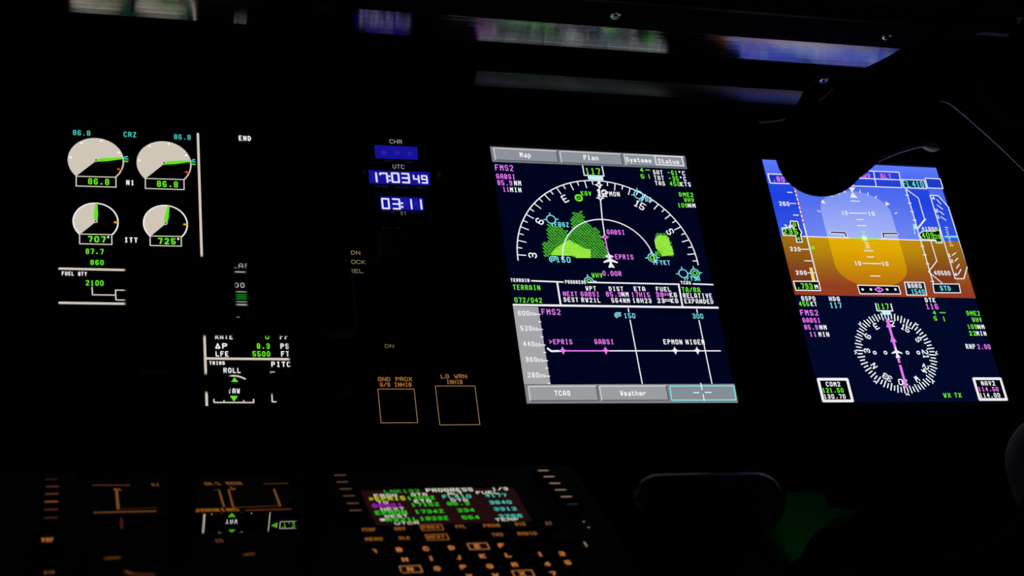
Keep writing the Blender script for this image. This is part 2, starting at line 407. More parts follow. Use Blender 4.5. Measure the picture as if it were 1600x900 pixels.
m1 = wt_ticks + [(-23, (225, 70, 60), .84, 1.02, .0014), (1, GRN2, 1.03, 1.18, .0012), (9, TEAL, 1.0, 1.09, .0013), (11.5, TEAL, 1.06, 1.19, .0011), (6.5, TEAL, 1.06, 1.19, .0011)]
gauge(ed, 'fan_speed_gauge', 150, 251.8, .0218, 8.5, m1, [(119, 276.6), (181, 278.2), (181.2, 293.6), (119, 291.8)], '86.8', (137.5, 170.5, 289.6))
gauge(ed, 'fan_speed_gauge', 256.4, 256.4, .0218, 8.5, m1, [(227, 280), (287.3, 281.8), (287.5, 297.5), (227, 295.6)], '86.8', (245, 278, 293.6))
m2 = [(-1, (235, 170, 30), .82, 1.02, .0016)]
gauge(ed, 'turbine_temperature_gauge', 149.5, 347, .0174, 88.5, m2, [(124.3, 366.9), (174.5, 367.8), (174.7, 383.2), (124.3, 382)], '707', (137, 165, 379.8), True)
gauge(ed, 'turbine_temperature_gauge', 258.5, 350.2, .0174, 81, m2, [(234.5, 369.9), (283, 370.7), (283.2, 385.8), (234.5, 384.7)], '725', (246.4, 274.4, 382.8), True)
panel_part(ed, 'target_speed', lambda b: b.text('86.8', 113.8, 141, 212.6, 8, TEAL)); panel_part(ed, 'thrust_rating', lambda b: b.text('CRZ', 193, 213, 215.4, 8, TEAL)); panel_part(ed, 'target_speed', lambda b: b.text('86.8', 271.8, 297.7, 219.2, 8, TEAL))
panel_part(ed, 'gauge_caption', lambda b: b.text('N1', 197, 209.5, 290.6, 8, WHT, wt=.22)); panel_part(ed, 'gauge_caption', lambda b: b.text('ITT', 194.4, 215, 380.3, 8, WHT, wt=.22))
def f(b):
    b.text('87.7', 133.7, 161.7, 398.3, 8.4, GRN2, wt=.2); b.text('860', 141, 162, 415.4, 8, GRN2, wt=.2)
panel_part(ed, 'core_speed_figures', f)
def f(b):
    b.stroke(b.px((309, 210), (314.6, 388), (319, 520), (323, 636)), .0020, .001, BEI)
panel_part(ed, 'divider_line', f)
def f(b):
    X = PANEL.at(300, 420)[0]
    for yy in (420.6, 474): 
        q = PANEL.at(93, yy); b.stroke([q, (X, q[1])], .0020, .001, BEI)
    b.text('FUEL QTY', 96.4, 135.7, 431.8, 6.2, WHT, wt=.24); b.text('2100', 133.8, 161.8, 447.6, 8.4, GRN2, wt=.2)
    b.stroke(b.px((143.8, 449.7), (144.4, 461.5), (180.5, 462)), .0010, .001, BEI)
    b.stroke(b.px((200, 454.4), (180.4, 454.2), (181, 469.4), (200, 470)), .0010, .001, BEI)
panel_part(ed, 'fuel_quantity', f)
def f(b): b.text('END', 372.8, 392, 221.2, 8, WHT, wt=.22)
panel_part(ed, 'message_list', f)
def f(b):
    D = (150, 146, 138)
    b.text('FLAP', 352, 390, 420, 7.5, D); b.stroke(b.px((356, 425.5), (395, 426.2)), .0014, .001, D)
    b.text('00', 366, 382, 451, 8, D, wt=.2); b.stroke(b.px((356, 456.4), (395, 457.2)), .0010, .001, D)
    b.poly(b.px((358, 459.5), (394, 460), (394, 469), (358, 468.5)), .0006, (10, 110, 22)); b.stroke(b.px((358, 462), (394, 462.5)), .0008, .0009, (20, 60, 22)); b.stroke(b.px((358, 466), (394, 466.5)), .0008, .0009, (20, 60, 22))
    b.stroke(b.px((356, 472), (395, 472.8)), .0009, .001, D); b.stroke(b.px((356, 476.5), (395, 477.4)), .0016, .001, D); b.stroke(b.px((352, 496), (373, 496.5)), .0014, .001, (110, 108, 104))
panel_part(ed, 'flap_position_strip', f)
def f(b):
    b.text('RATE', 336, 363.5, 531.2, 8.8, WHT, wt=.2); b.text('0', 414, 420.5, 531.4, 8.5, GRN2); b.text('FPM', 437, 458, 531.6, 8.5, WHT, wt=.2)
    b.text('^P', 336, 355, 546.2, 8.6, WHT, wt=.2); b.text('8.3', 401, 421.5, 546.4, 8.6, GRN2, wt=.2); b.text('PSI', 438, 459, 546.6, 8.6, WHT, wt=.2)
    b.text('LFE', 336.7, 357, 558.4, 8.2, WHT, wt=.2); b.text('5500', 394.5, 422, 558.4, 8.4, GRN2, wt=.2); b.text('FT', 439, 452, 558.5, 8.4, WHT, wt=.2)
panel_part(ed, 'cabin_pressure_data', f)
def f(b):
    b.stroke(b.px((321, 561), (475, 562.3)), .0020, .001, BEI)
    b.text('TRIMS', 327, 351, 571.4, 5.6, WHT, wt=.24); b.text('ROLL', 349, 376, 584.2, 8.2, WHT, wt=.19); b.text('PITCH', 423.7, 462, 574.8, 8.4, WHT, wt=.19)
    c = PANEL.at(365.5, 618); b.arc(c, PANEL.at(365.5, 588)[1] - c[1], 125, 55, .0014, .001, BEI, 16)
    b.poly(b.px((366, 590.5), (372, 597.5), (361, 597.5)), .001, GRN2)
    b.text('YAW', 356, 374.7, 616.2, 8, WHT, wt=.2)
    b.poly(b.px((359, 619.6), (371.4, 619.6), (365.3, 628.4)), .0012, GRN2)
    b.stroke(b.px((334, 625), (334.3, 629.6), (396.3, 629.8), (396, 624.8)), .0011, .001, BEI); b.stroke(b.px((349.8, 627), (350, 629.6)), .0011, .001, BEI); b.stroke(b.px((380.6, 627), (380.8, 629.6)), .0011, .001, BEI)
    b.stroke(b.px((428.4, 582), (422.6, 582), (425.2, 628.6), (431, 628.6)), .0011, .001, BEI)
    b.poly(b.px((427, 603), (437, 598), (437.4, 608)), .001, GRN2)
    b.loop(b.px((441, 597), (468, 597), (468.6, 609), (441.6, 609)), .0009, .001, BEI); b.text('7.2', 445, 465, 607.6, 8, GRN2); b.text('UP', 448, 462, 592, 7, WHT)
panel_part(ed, 'trim_indicator', f)

# ------------------------------------------------------------------ map display (centre)
W_M = 0.18999
md = display('map_display', 'bright map display in the middle with green terrain and compass arc', 0.0, W_M, 0.0, 0.254, glow(NAVY, True))
def softkey(parent, q, legend, face, lit=False, extra=None):
    b = MB(); P = b.px(*q); b.poly(P, .0006, glow(face, True))
    hi = (205, 208, 212); lo = (88, 92, 98)
    b.stroke([P[3], P[0], P[1]], .0011, .0009, hi if not lit else CYA, False); b.stroke([P[1], P[2], P[3]], .0011, .0009, lo if not lit else CYA, False)
    k = b.build('softkey', parent)
    t = MB()
    for a in legend: t.text(*a[:5], WHT, wt=.21, ratio=.8)
    if extra: extra(t)
    t.build('legend', k)
    return k
def bar(b): b.poly(b.px((765, 229), (1070, 244), (1073.5, 264.4), (769.3, 253)), .0003, glow((118, 122, 130), True))
def bar2(b): b.poly(b.px((818.6, 601), (1147.2, 600), (1153, 630), (823, 631)), .0003, glow((128, 130, 136), True))
panel_part(md, 'softkey_bar', bar); panel_part(md, 'softkey_bar', bar2)
softkey(md, [(770.3, 232.2), (869, 236.8), (872.2, 254.6), (774, 250.6)], [('Map', 811.8, 829, 247.2, 8)], (140, 145, 154))
softkey(md, [(874, 237), (969.5, 241.6), (973, 259), (877.2, 254.8)], [('Plan', 911.5, 934.5, 251.3, 8)], (140, 145, 154))
def f(t): t.loop(t.px((1022, 244.6), (1064.3, 246.4), (1067.5, 260.2), (1024.8, 258.2)), .0010, .0013, WHT)
softkey(md, [(974.4, 241.8), (1068, 246), (1071.4, 262.8), (978, 259)], [('Systems', 978, 1017, 254.4, 7.6), ('Status', 1028, 1060.5, 256.8, 7.8)], (140, 145, 154), extra=f)
softkey(md, [(825.3, 604.4), (931, 604), (935, 626.4), (828, 627)], [('TCAS', 866, 891, 619.8, 8.4)], (154, 156, 160))
softkey(md, [(936, 604), (1040, 603.6), (1044.6, 626), (940, 626.4)], [('Weather', 968.6, 1009, 619.8, 8.4)], (154, 156, 160))
def f(t):
    for a in ([(1083, 614.6), (1091, 614.6)], [(1101, 614.2), (1110.4, 614.2)], [(1094, 600), (1096, 610)], [(1097.6, 617.4), (1099.4, 627)]): t.stroke(t.px(*a), .0010, .0014, (225, 245, 248))
softkey(md, [(1046, 604), (1146, 603.4), (1149.4, 625.4), (1049, 626)], [], (132, 142, 150), True, f)
def f(b):
    b.text('FMS2', 773.4, 801.6, 267.8, 9.4, MAG); b.text('GABSI', 775.3, 804.5, 280.6, 7.8, MAG, wt=.19); b.text('85.9', 777, 800, 290.8, 8, MAG, wt=.19); b.text('NM', 803, 814, 291.4, 8, WHT, wt=.2)
    b.text('11', 785.5, 795.5, 301, 7.6, MAG, wt=.19); b.text('MIN', 796.7, 814.3, 301.6, 7.6, WHT, wt=.2)
panel_part(md, 'flight_plan_data', f)
def f(b):
    b.text('4', 999.5, 1005, 270.3, 6.8, GRN); b.stroke(b.px((1008, 266.6), (1014.5, 267)), .0009, .0012, GRN); b.text('5', 1001, 1006.5, 280.4, 6.8, GRN); b.stroke(b.px((1013, 273.6), (1014.2, 280)), .0009, .0012, GRN)
panel_part(md, 'trim_arrows', f)
def f(b):
    b.text('SAT', 1020, 1035, 274, 7, WHT, wt=.2); b.text('-61', 1043, 1058, 274.8, 7.2, GRN, wt=.19); b.text('%C', 1059.5, 1070, 275.4, 7, WHT, wt=.2)
    b.text('TAT', 1021.5, 1037, 282.6, 7, WHT, wt=.2); b.text('-35', 1044.5, 1060, 283.6, 7.2, GRN, wt=.19); b.text('%C', 1061.5, 1072, 284, 7, WHT, wt=.2)
    b.text('TAS', 1023, 1038.6, 291, 7, WHT, wt=.2); b.text('450', 1046, 1062.4, 292, 7.2, GRN, wt=.19); b.text('KTS', 1063, 1079, 292.6, 7, WHT, wt=.2)
panel_part(md, 'air_data', f)
def f(b):
    b.text('DME2', 1060.7, 1082.7, 308.6, 6.8, GRN, wt=.19); b.text('WHV', 1068.5, 1084, 317, 6.6, GRN, wt=.19); b.text('109', 1058.7, 1074, 325.4, 6.8, GRN, wt=.19); b.text('NM', 1074.8, 1086.3, 325.8, 6.8, WHT, wt=.2)
panel_part(md, 'beacon_data', f)
def f(b):
    b.poly(b.px((909.6, 260), (940, 261.3), (943, 276.3), (912, 275)), .0011, NAVY); b.stroke(b.px((909.6, 260), (912.2, 275), (943, 276.4), (940, 261.3)), .0011, .0013, WHT)
    b.text('117', 914.5, 937.5, 273.8, 10, GRN, z=.0018); b.poly(b.px((917.6, 276.2), (941, 277.2), (942.4, 282.8), (918.6, 281.6)), .0012, (205, 245, 248))
panel_part(md, 'heading_box', f)
MC = PANEL.at(952, 409.5); MR = 0.0846
HDG = 117
def f(b):
    b.arc(MC, MR, -1, 181, .0011, .0010, WHT, 90)
    for h in range(30, 206, 5):
        a = 90 - (h - HDG)
        if not -1 < a < 181: continue
        t = math.radians(a); L = .0075 if h % 10 == 0 else .0042
        b.stroke([(MC[0] + MR * math.cos(t), MC[1] + MR * math.sin(t)), (MC[0] + (MR - L) * math.cos(t), MC[1] + (MR - L) * math.sin(t))], .0010, .0010, WHT)
    for h, s in ((30, '3'), (60, '6'), (90, 'E'), (120, '12'), (150, '15'), (180, 'S')):
        a = 90 - (h - HDG); t = math.radians(a); r = MR - .0135
        b.tag_at(s, (MC[0] + r * math.cos(t), MC[1] + r * math.sin(t)), a - 90, .0042, .0066, .0012, .0018, WHT)
panel_part(md, 'compass_arc', f)
panel_part(md, 'range_ring', lambda b: b.arc(MC, MR / 2 + .001, 0, 180, .0011, .0011, WHT, 60))
def f(b):
    b.stroke(b.px((934.4, 283), (937.2, 310), (940.5, 345), (944.5, 371)), .0011, .0012, WHT); b.stroke(b.px((944.5, 371), (948, 389), (951.6, 403)), .0011, .0012, MAG)
panel_part(md, 'course_line', f)
def waypoint(x, y, col, lab, lx0, lx1, ly, hollow=True):
    b = MB(); star(b, x, y, .0043, col); 
    if hollow: b.disc(PANEL.at(x, y), .0009, .0014, NAVY)
    o = b.build('waypoint', md)
    if lab: 
        t = MB(); t.text(lab, lx0, lx1, ly, 7.6, col, wt=.19, z=.002); t.build('legend', o)
waypoint(934.8, 290.2, WHT, None, 0, 0, 0); waypoint(937.2, 310.4, WHT, 'EPMON', 939.5, 967.8, 308, True); waypoint(944.5, 371.4, MAG, 'GABSI', 947.7, 975.3, 368); waypoint(951, 401.5, WHT, None, 0, 0, 0)
panel_part(md, 'waypoint_name', lambda b: b.text('>EPRIS', 954.5, 989, 406.6, 7.8, MAG, wt=.19, z=.002))
def airport(x, y, cols, lab=None, l=None, lc=CYA, full=True):
    b = MB(); c = PANEL.at(x, y); r = .0042
    b.arc(c, r, 0, 360 if full else 180, .0010, .0013, cols[0], 20)
    for k in range(4 if full else 3):
        t = math.radians(90 * k + 4); b.stroke([(c[0] + r * math.cos(t), c[1] + r * math.sin(t)), (c[0] + r * 1.6 * math.cos(t), c[1] + r * 1.6 * math.sin(t))], .0010, .0013, cols[0])
    if len(cols) > 1: b.arc(c, r * .5, 0, 360 if full else 180, .0012, .0014, cols[1], 14)
    o = b.build('airport_symbol', md)
    if lab: t = MB(); t.text(lab, *l, 7.6, lc, wt=.19, z=.002); t.build('legend', o)
airport(860.3, 344, [CYA], 'FBGZ', (865.8, 888.3, 356.2)); airport(996.8, 305.4, [CYA], 'FAA', (1001.5, 1018, 317)); airport(1018.6, 403.8, [CYA, GRN], 'FYKT', (1024.7, 1046.3, 415.6))
airport(1066.8, 428.6, [CYA]); airport(1085, 427.8, [CYA, GRN], 'FYSA', (1072.5, 1093, 440.4)); airport(919.6, 441, [CYA, GRN], 'WHV', (924, 941, 435.6), GRN, False)
b = MB(); c = PANEL.at(903.6, 310.4); b.arc(c, .0030, 0, 360, .0018, .0013, GRN, 20); b.disc(c, .0009, .0013, GRN); o = b.build('beacon_symbol', md); t = MB(); t.text('KGV', 907.4, 923.5, 307, 7, GRN, wt=.19); t.build('legend', o)
def inside(p, poly):
    r = False; n = len(poly)
    for i in range(n):
        (x0, y0), (x1, y1) = poly[i], poly[(i + 1) % n]
        if (y0 > p[1]) != (y1 > p[1]) and p[0] < (x1 - x0) * (p[1] - y0) / (y1 - y0) + x0: r = not r
    return r
def zz(*q): return [(760 + a / 4.091, 220 + c / 4.091) for a, c in q]
T1 = zz((553, 465), (605, 456), (628, 500), (640, 522), (662, 545), (720, 570), (728, 610), (745, 640), (768, 690), (780, 752), (570, 752), (365, 750), (353, 655), (390, 645), (385, 600), (393, 535), (430, 545), (480, 558), (515, 575), (522, 605), (545, 565), (540, 510))
T2 = zz((413, 722), (440, 690), (500, 652), (530, 635), (556, 655), (590, 668), (620, 690), (665, 698), (665, 752), (572, 752), (566, 738), (413, 734))
T3 = zz((1072, 640), (1080, 618), (1110, 604), (1150, 612), (1165, 630), (1172, 660), (1190, 700), (1196, 732), (1150, 736), (1120, 742), (1105, 712), (1082, 690))
T4 = zz((1085, 600), (1120, 590), (1165, 612), (1200, 745), (1075, 745), (1095, 690))
def terrain(b, regs):
    for poly, style in regs:
        P = [PANEL.at(*q) for q in poly]
        x0, x1 = min(p[0] for p in P), max(p[0] for p in P); y0, y1 = min(p[1] for p in P), max(p[1] for p in P)
        if style == 'dash':
            b.poly(P, .00030, (3, 22, 18)); st = .0030; j = 0; y = y0
            while y < y1:
                x = x0 + (j % 2) * st * .5
                while x < x1:
                    if inside((x, y), P):
                        b.stroke([(x - .0011, y + .0007), (x + .0010, y - .0004)], .0011, .0006, DKG, False)
                        if random.random() < .6: b.stroke([(x + .0006, y + .0009), (x + .0013, y + .0012)], .0007, .0006, (52, 190, 40), False)
                    x += st
                y += st * .62; j += 1
        else:
            b.poly(P, .00078, glow((150, 232, 62), True))
            for k in range(60):
                x = random.uniform(x0, x1); y = random.uniform(y0, y1)
                if inside((x, y), P): b.stroke([(x - .0006, y), (x + .0006, y - .0003)], .0006, .0009, (104, 196, 48), False)
panel_part(md, 'terrain_return', lambda b: terrain(b, [(T1, 'dash'), (T2, 'solid')]), 'green dotted terrain left of the course line')
panel_part(md, 'terrain_return', lambda b: terrain(b, [(T4, 'dash'), (T3, 'solid')]), 'small green terrain patch at right')
panel_part(md, 'terrain_caption', lambda b: b.text('KT', 1023, 1035, 401, 6.8, DKG, z=.0022))
def plane_sym(b, c, s, col, z):
    pts = [(0, 1.0), (.12, .8), (.14, .35), (.95, -.1), (.95, -.3), (.15, -.1), (.1, -.6), (.4, -.85), (.4, -1.0), (0, -.9)]
    pts = pts + [(-x, y) for x, y in pts[::-1][1:-1]]
    for i in range(len(pts)):
        b.poly([(c[0], c[1]), (c[0] + pts[i][0] * s, c[1] + pts[i][1] * s), (c[0] + pts[(i + 1) % len(pts)][0] * s, c[1] + pts[(i + 1) % len(pts)][1] * s)], z, col)
panel_part(md, 'aircraft_symbol', lambda b: plane_sym(b, PANEL.at(952.4, 410), .0070, WHT, .0024))
def spiral(b, x, y, s, col):
    c = PANEL.at(x, y); b.arc(c, s, -20, 250, .0010, .0013, col, 18); b.arc(c, s * .45, 0, 360, .0010, .0013, col, 12); b.stroke([(c[0] + s * .3, c[1] + s * .9), (c[0] + s * 1.2, c[1] + s)], .0009, .0013, col)
def f(b): b.poly(b.px((857, 399.5), (893, 401), (895, 413.5), (858.5, 412.5)), .0009, (2, 14, 24)); spiral(b, 863.2, 406.4, .0030, CYA); b.text('150', 868.6, 891, 411.8, 9.2, CYA, z=.002)
panel_part(md, 'range_value', f)
panel_part(md, 'track_error', lambda b: b.text('0.00R', 941, 970.3, 432.8, 7.8, MAG, wt=.19, z=.0022))
def f(b):
    b.text('TERRAIN', 797.5, 826.8, 441.8, 5.6, WHT, wt=.24); b.stroke(b.px((829.5, 439.6), (880, 441.6)), .0014, .001, WHT, False); b.text('TERRAIN', 801.2, 843.7, 454.2, 8, GRN, wt=.19); b.text('072/042', 803.6, 846.4, 474, 8, GRN, wt=.19)
panel_part(md, 'terrain_status', f)
def f(b):
    b.text('PROGRESS', 882.4, 915, 444.6, 5.6, WHT, wt=.24); b.stroke(b.px((917, 442), (1061, 445)), .0014, .001, WHT, False); b.stroke(b.px((870, 441.6), (875.6, 477.6)), .0016, .001, WHT, False); b.stroke(b.px((1059.7, 445), (1065.8, 480)), .0016, .001, WHT, False)
    b.text('WPT', 914.6, 931, 455.6, 7.4, WHT, wt=.2); b.text('DIST', 951, 973.5, 456, 7.2, WHT, wt=.2); b.text('ETA', 990, 1007.7, 456.2, 7.2, WHT, wt=.2); b.text('FUEL', 1024.6, 1047.8, 456.6, 7.2, WHT, wt=.2)
    b.text('NEXT', 879.5, 901.7, 464.2, 7.6, MAG, wt=.19); b.text('GABSI', 907, 936, 464.6, 7.8, MAG, wt=.19); b.text('85.9', 946.5, 970, 464.8, 7.8, MAG, wt=.19); b.text('NM', 970.8, 982, 465, 7.6, WHT, wt=.2); b.text('17H15', 986.3, 1015, 465.4, 7.8, MAG, wt=.19); b.text('38', 1024.6, 1036.5, 465.6, 7.8, MAG, wt=.19); b.text('00', 1037, 1044.4, 463.6, 4.6, MAG); b.text('KG', 1046, 1057.5, 466, 7.8, WHT, wt=.2)
    b.text('DEST', 880.6, 903.3, 473.2, 7.4, WHT, wt=.2); b.text('RW21L', 908, 937.8, 473.8, 7.6, WHT, wt=.2); b.text('564NM', 955, 983.8, 474.4, 7.6, WHT, wt=.2); b.text('18H23', 988, 1017.5, 474.6, 7.6, WHT, wt=.2); b.text('23', 1026.6, 1038.4, 474.8, 7.6, WHT, wt=.2); b.text('00', 1039, 1046.6, 472.8, 4.6, WHT); b.text('KG', 1047.8, 1059.4, 475, 7.6, WHT, wt=.2)
panel_part(md, 'progress_table', f)
def f(b):
    b.text('TCAS', 1063, 1079, 445.8, 5.4, WHT, wt=.24); b.stroke(b.px((1081.5, 444.4), (1114, 445.6)), .0014, .001, WHT, False)
    b.text('TA/RA', 1065, 1093.5, 457.6, 7.6, GRN, wt=.19); b.text('RELATIVE', 1067, 1112, 466.9, 7.8, WHT, wt=.2); b.text('EXPANDED', 1069, 1114.2, 475.5, 7.4, WHT, wt=.2)
panel_part(md, 'traffic_status', f)
def f(b):
    b.poly(b.px((800.4, 479), (840.6, 480), (860, 600.6), (818.8, 600.6)), .0004, glow((165, 165, 169), True))
    for t, x0, x1, yb in (('600', 809, 827, 494.6), ('520', 813, 831, 518.2), ('440', 817, 835, 542.6), ('360', 820.8, 838.8, 567), ('280', 824, 842, 591.2)):
        b.text(t, x0, x1, yb, 8, WHT, wt=.2); b.text('00', x1 + 1, x1 + 9, yb, 5.4, WHT, wt=.2); b.stroke(b.px((x1 + 9.4, yb - 2.6), (x1 + 16.2, yb - 2.5)), .0010, .0010, WHT)
    for x, y in ((841.2, 503.7), (844.8, 527.5), (848.8, 551.6), (852, 576), (855.4, 600)): b.stroke(b.px((x, y), (x + 3.2, y)), .0010, .001, WHT)
panel_part(md, 'altitude_scale', f)
def f(b):
    b.stroke(b.px((800.7, 477.4), (1122, 481.8)), .0020, .0012, WHT, False); b.text('FMS2', 846, 875.6, 493.2, 9.4, MAG)
    for q in ([(981.2, 483), (982, 488)], [(984, 500.6), (1003, 600)], [(1088, 484), (1089, 489)], [(1091.7, 501.4), (1111.8, 599.6)]): b.stroke(b.px(*q), .0010, .0008, WHT)
    spiral(b, 964.6, 493.8, .0026, CYA); b.text('150', 974.8, 992.2, 498.6, 8, CYA); b.text('300', 1082, 1098.4, 499.2, 8, CYA)
    b.stroke(b.px((855.4, 545.4), (861, 549.6), (879, 549)), .0018, .001, WHT); b.stroke(b.px((879, 549), (945.6, 549)), .0012, .001, MAG); b.stroke(b.px((945.6, 549), (1125, 549)), .0011, .001, WHT)
    for x, col in ((878.8, MAG), (945.6, MAG), (1054, WHT), (1088.6, WHT)): star(b, x, 549, .0040, col, .0014)
    b.text('>EPRIS', 857.7, 893.8, 539.2, 8, MAG, wt=.19); b.text('GABSI', 928.5, 958.6, 539.2, 8, MAG, wt=.19); b.text('EPMON', 1036.3, 1065.7, 539.4, 8, WHT, wt=.2); b.text('NIGEN', 1071, 1100.4, 539.6, 8, WHT, wt=.2)
panel_part(md, 'vertical_profile', f)

# ------------------------------------------------------------------ attitude display (right)
PX0 = 0.26911; PX1 = PX0 + W_M
pd = display('attitude_display', 'bright flight display at right with blue sky and brown ground over a compass rose', PX0, PX1, 0.0, 0.254, glow((2, 8, 40), True))
yh = PANEL.at(1350, 373.2)[1]; yg = PANEL.at(1370, 463.2)[1]; yt = 0.254
SKY = glow_ramp('horizon_sky', yh, yt, [(0, (112, 134, 240)), (.45, (84, 112, 238)), (.75, (70, 100, 240)), (1, (92, 122, 250))])
GND = glow_ramp('horizon_ground', yg, yh, [(0, (150, 58, 34)), (.18, (146, 66, 32)), (.45, (158, 96, 24)), (.8, (186, 136, 12)), (1, (198, 146, 8))])
SKYD = glow_ramp('disc_sky', yh, yt, [(0, (166, 182, 246)), (.5, (130, 150, 244)), (1, (112, 136, 244))])
GNDD = glow_ramp('disc_ground', yg, yh, [(0, (176, 92, 16)), (.35, (196, 128, 10)), (.8, (222, 168, 4)), (1, (228, 176, 4))])
SKYT = glow_ramp('tape_sky', yh, yt, [(0, (52, 86, 226)), (.5, (30, 66, 224)), (1, (44, 80, 234))])
GNDT = glow_ramp('tape_ground', yg, yh, [(0, (112, 40, 30)), (.4, (128, 62, 28)), (1, (160, 112, 16))])
def f(b):
    b.poly([(PX0, yh), (PX1, yh), (PX1, yt), (PX0, yt)], .0002, SKY); b.poly([(PX0, yg), (PX1, yg), (PX1, yh), (PX0, yh)], .0002, GND)
    cx = PANEL.at(1349, 373)[0]; hw = cx - PANEL.at(1287.5, 350)[0]
    up = [(cx + hw, yh)]; top = PANEL.at(1333, 299)[1] - yh; sh = PANEL.at(1283, 330)[1] - yh
    for i in range(25):
        a = math.pi * i / 24; up.append((cx + hw * math.cos(a), yh + sh + (top - sh) * math.sin(a)))
    up.append((cx - hw, yh)); b.poly(up, .0004, SKYD)
    bot = yh - PANEL.at(1352, 449)[1]; sb = yh - PANEL.at(1301, 414)[1]
    dn = [(cx - hw, yh)]
    for i in range(25):
        a = math.pi * i / 24; dn.append((cx - hw * math.cos(a), yh - sb - (bot - sb) * math.sin(a)))
    dn.append((cx + hw, yh)); b.poly(dn, .0004, GNDD)
    b.stroke([(PANEL.at(1253, 371)[0], yh), (PX1 - .022, yh)], .0011, .0008, WHT)
att = panel_part(pd, 'attitude_indicator', f)
def f(b):
    for q in ([(1326.7, 334), (1353, 334.4)], [(1338, 344), (1348, 344.2)], [(1339, 353.4), (1352, 353.8)], [(1328.6, 315), (1342, 315.6)], [(1349.4, 392.6), (1363, 393)], [(1354, 402.4), (1364, 402.8)], [(1347.6, 412.4), (1375.6, 413)], [(1359.4, 432), (1374, 432.4)],
              [(1350.6, 381), (1356, 381.2)], [(1351.4, 384.6), (1357, 384.8)], [(1352, 388), (1358, 388.2)]): b.stroke(b.px(*q), .0010, .0012, WHT)
    b.text('10', 1314.4, 1324, 337.2, 6.6, WHT, wt=.2); b.text('10', 1356, 1366.2, 338.4, 6.6, WHT, wt=.2); b.text('10', 1334.8, 1345, 415.8, 6.8, WHT, wt=.2); b.text('10', 1377.2, 1387.6, 416.6, 6.8, WHT, wt=.2)
b = MB(); f(b); b.build('pitch_ladder', att)
def f(b):
    b.poly(b.px((1324.8, 293.6), (1335.4, 294), (1330.6, 301.4)), .0012, WHT); b.poly(b.px((1330.8, 301.2), (1339.4, 310.2), (1327.6, 309.8)), .0012, WHT)
    for x, y, dx, dy in ((1298.7, 307, 1.5, 2), (1310, 303, 1, 2.4), (1319, 300, .6, 2.6), (1343, 300, 0, 2.8), (1355, 304, -.6, 2.6), (1367.6, 309, -1.2, 2.4), (1278.7, 331, 2.6, 1), (1399, 334, -2.6, 1)): b.stroke(b.px((x - dx * .7, y - dy * .7), (x + dx * .7, y + dy * .7)), .0010, .0012, WHT)
    b.poly(b.px((1281.6, 317.6), (1284.6, 312.6), (1289.4, 319.4)), .0012, WHT); b.poly(b.px((1383, 322.6), (1382.6, 315.6), (1389.8, 320)), .0012, WHT)
b = MB(); f(b); b.build('bank_scale', att)
def f(b):
    for q in ([(1297.6, 364.2), (1319, 365), (1321, 370.4)], [(1401, 366.2), (1378.4, 366), (1380, 371.6)]):
        b.stroke(b.px(*q), .0030, .0012, WHT); b.stroke(b.px(*q), .0015, .0015, (8, 8, 12))
    c = PANEL.at(1349.6, 373.4); b.disc(c, .0026, .0015, (225, 250, 225)); b.arc(c, .0036, 0, 360, .0010, .0014, (150, 235, 120), 18)
    b.stroke(b.px((1327, 372.8), (1372, 374)), .0012, .0013, (150, 240, 110)); b.stroke(b.px((1345, 363), (1350.6, 363.2)), .0012, .0013, (150, 240, 110)); b.stroke(b.px((1348, 364), (1349, 370)), .0012, .0013, (150, 240, 110))
b = MB(); f(b); b.build('aircraft_reference', att)
def f(b):
    xr = PANEL.at(1239, 287)[0]; ytop = PANEL.at(1203, 287)[1]; yb_ = PANEL.at(1243, 441)[1]
    b.poly([(PX0, yh), (xr, yh), (xr, ytop), (PX0, ytop)], .0005, SKYT); b.poly([(PX0, yb_ + .0002), (xr, yb_ + .0002), (xr, yh), (PX0, yh)], .0005, GNDT)
    b.stroke([(xr, ytop), (xr, yb_)], .0013, .0009, WHT)
    ys = PANEL.at(1250, 350)[1]; k = 0; y = ytop
    while y > ys: b.stroke([(xr + .0001, y), (xr + .0001, y - .0020)], .0017, .0011, (205, 60, 70), False); y -= .0046
    for x0, x1, y in ((1230, 1237, 301.2), (1234.8, 1242.8, 318.6), (1239.2, 1247, 336.8), (1252, 1263, 390.2), (1256.6, 1267.4, 408.2), (1261.6, 1272, 427)): b.stroke(b.px((x0, y), (x1, y + .2)), .0010, .0009, WHT)
    b.text('260', 1217, 1233, 322.8, 6.8, WHT, wt=.21); b.text('240', 1225.5, 1241, 359, 6.8, WHT, wt=.21); b.text('220', 1234, 1250.4, 393.6, 6.6, WHT, wt=.21); b.text('200', 1243, 1260, 430.6, 6.8, WHT, wt=.21)
    b.poly(b.px((1263.6, 419), (1268.6, 419), (1273.4, 440), (1268.4, 440)), .0010, (240, 215, 130)); b.disc(PANEL.at(1269.4, 388), .0020, .0011, GRN)
tape = panel_part(pd, 'airspeed_tape', f)
def f(b):
    q = b.px((1220.6, 357.6), (1234.4, 356.6), (1234, 346.6), (1245, 347.2), (1247.4, 357.6), (1251.4, 364), (1250, 369), (1252.6, 379.6), (1244, 379.6), (1242.4, 369.4), (1223, 369))
    for i in range(1, len(q) - 1): pass
    b.poly(b.px((1220.6, 357.6), (1248, 357.6), (1250.6, 369.6), (1223, 369)), .0013, (6, 12, 8)); b.poly(b.px((1234, 346.6), (1245, 347.2), (1252.6, 379.6), (1244, 379.6)), .0013, (6, 12, 8)); b.poly(b.px((1247.4, 358), (1252.6, 364), (1249, 369)), .0013, (6, 12, 8))
    b.loop(q, .0011, .0015, WHT)
    b.text('235', 1222.8, 1246.6, 367.6, 9, GRN, wt=.19, z=.0018); b.text('8', 1238.2, 1243.6, 355.4, 6.6, GRN, z=.0018); b.text('4', 1244.6, 1250, 377.8, 6.6, GRN, z=.0018)
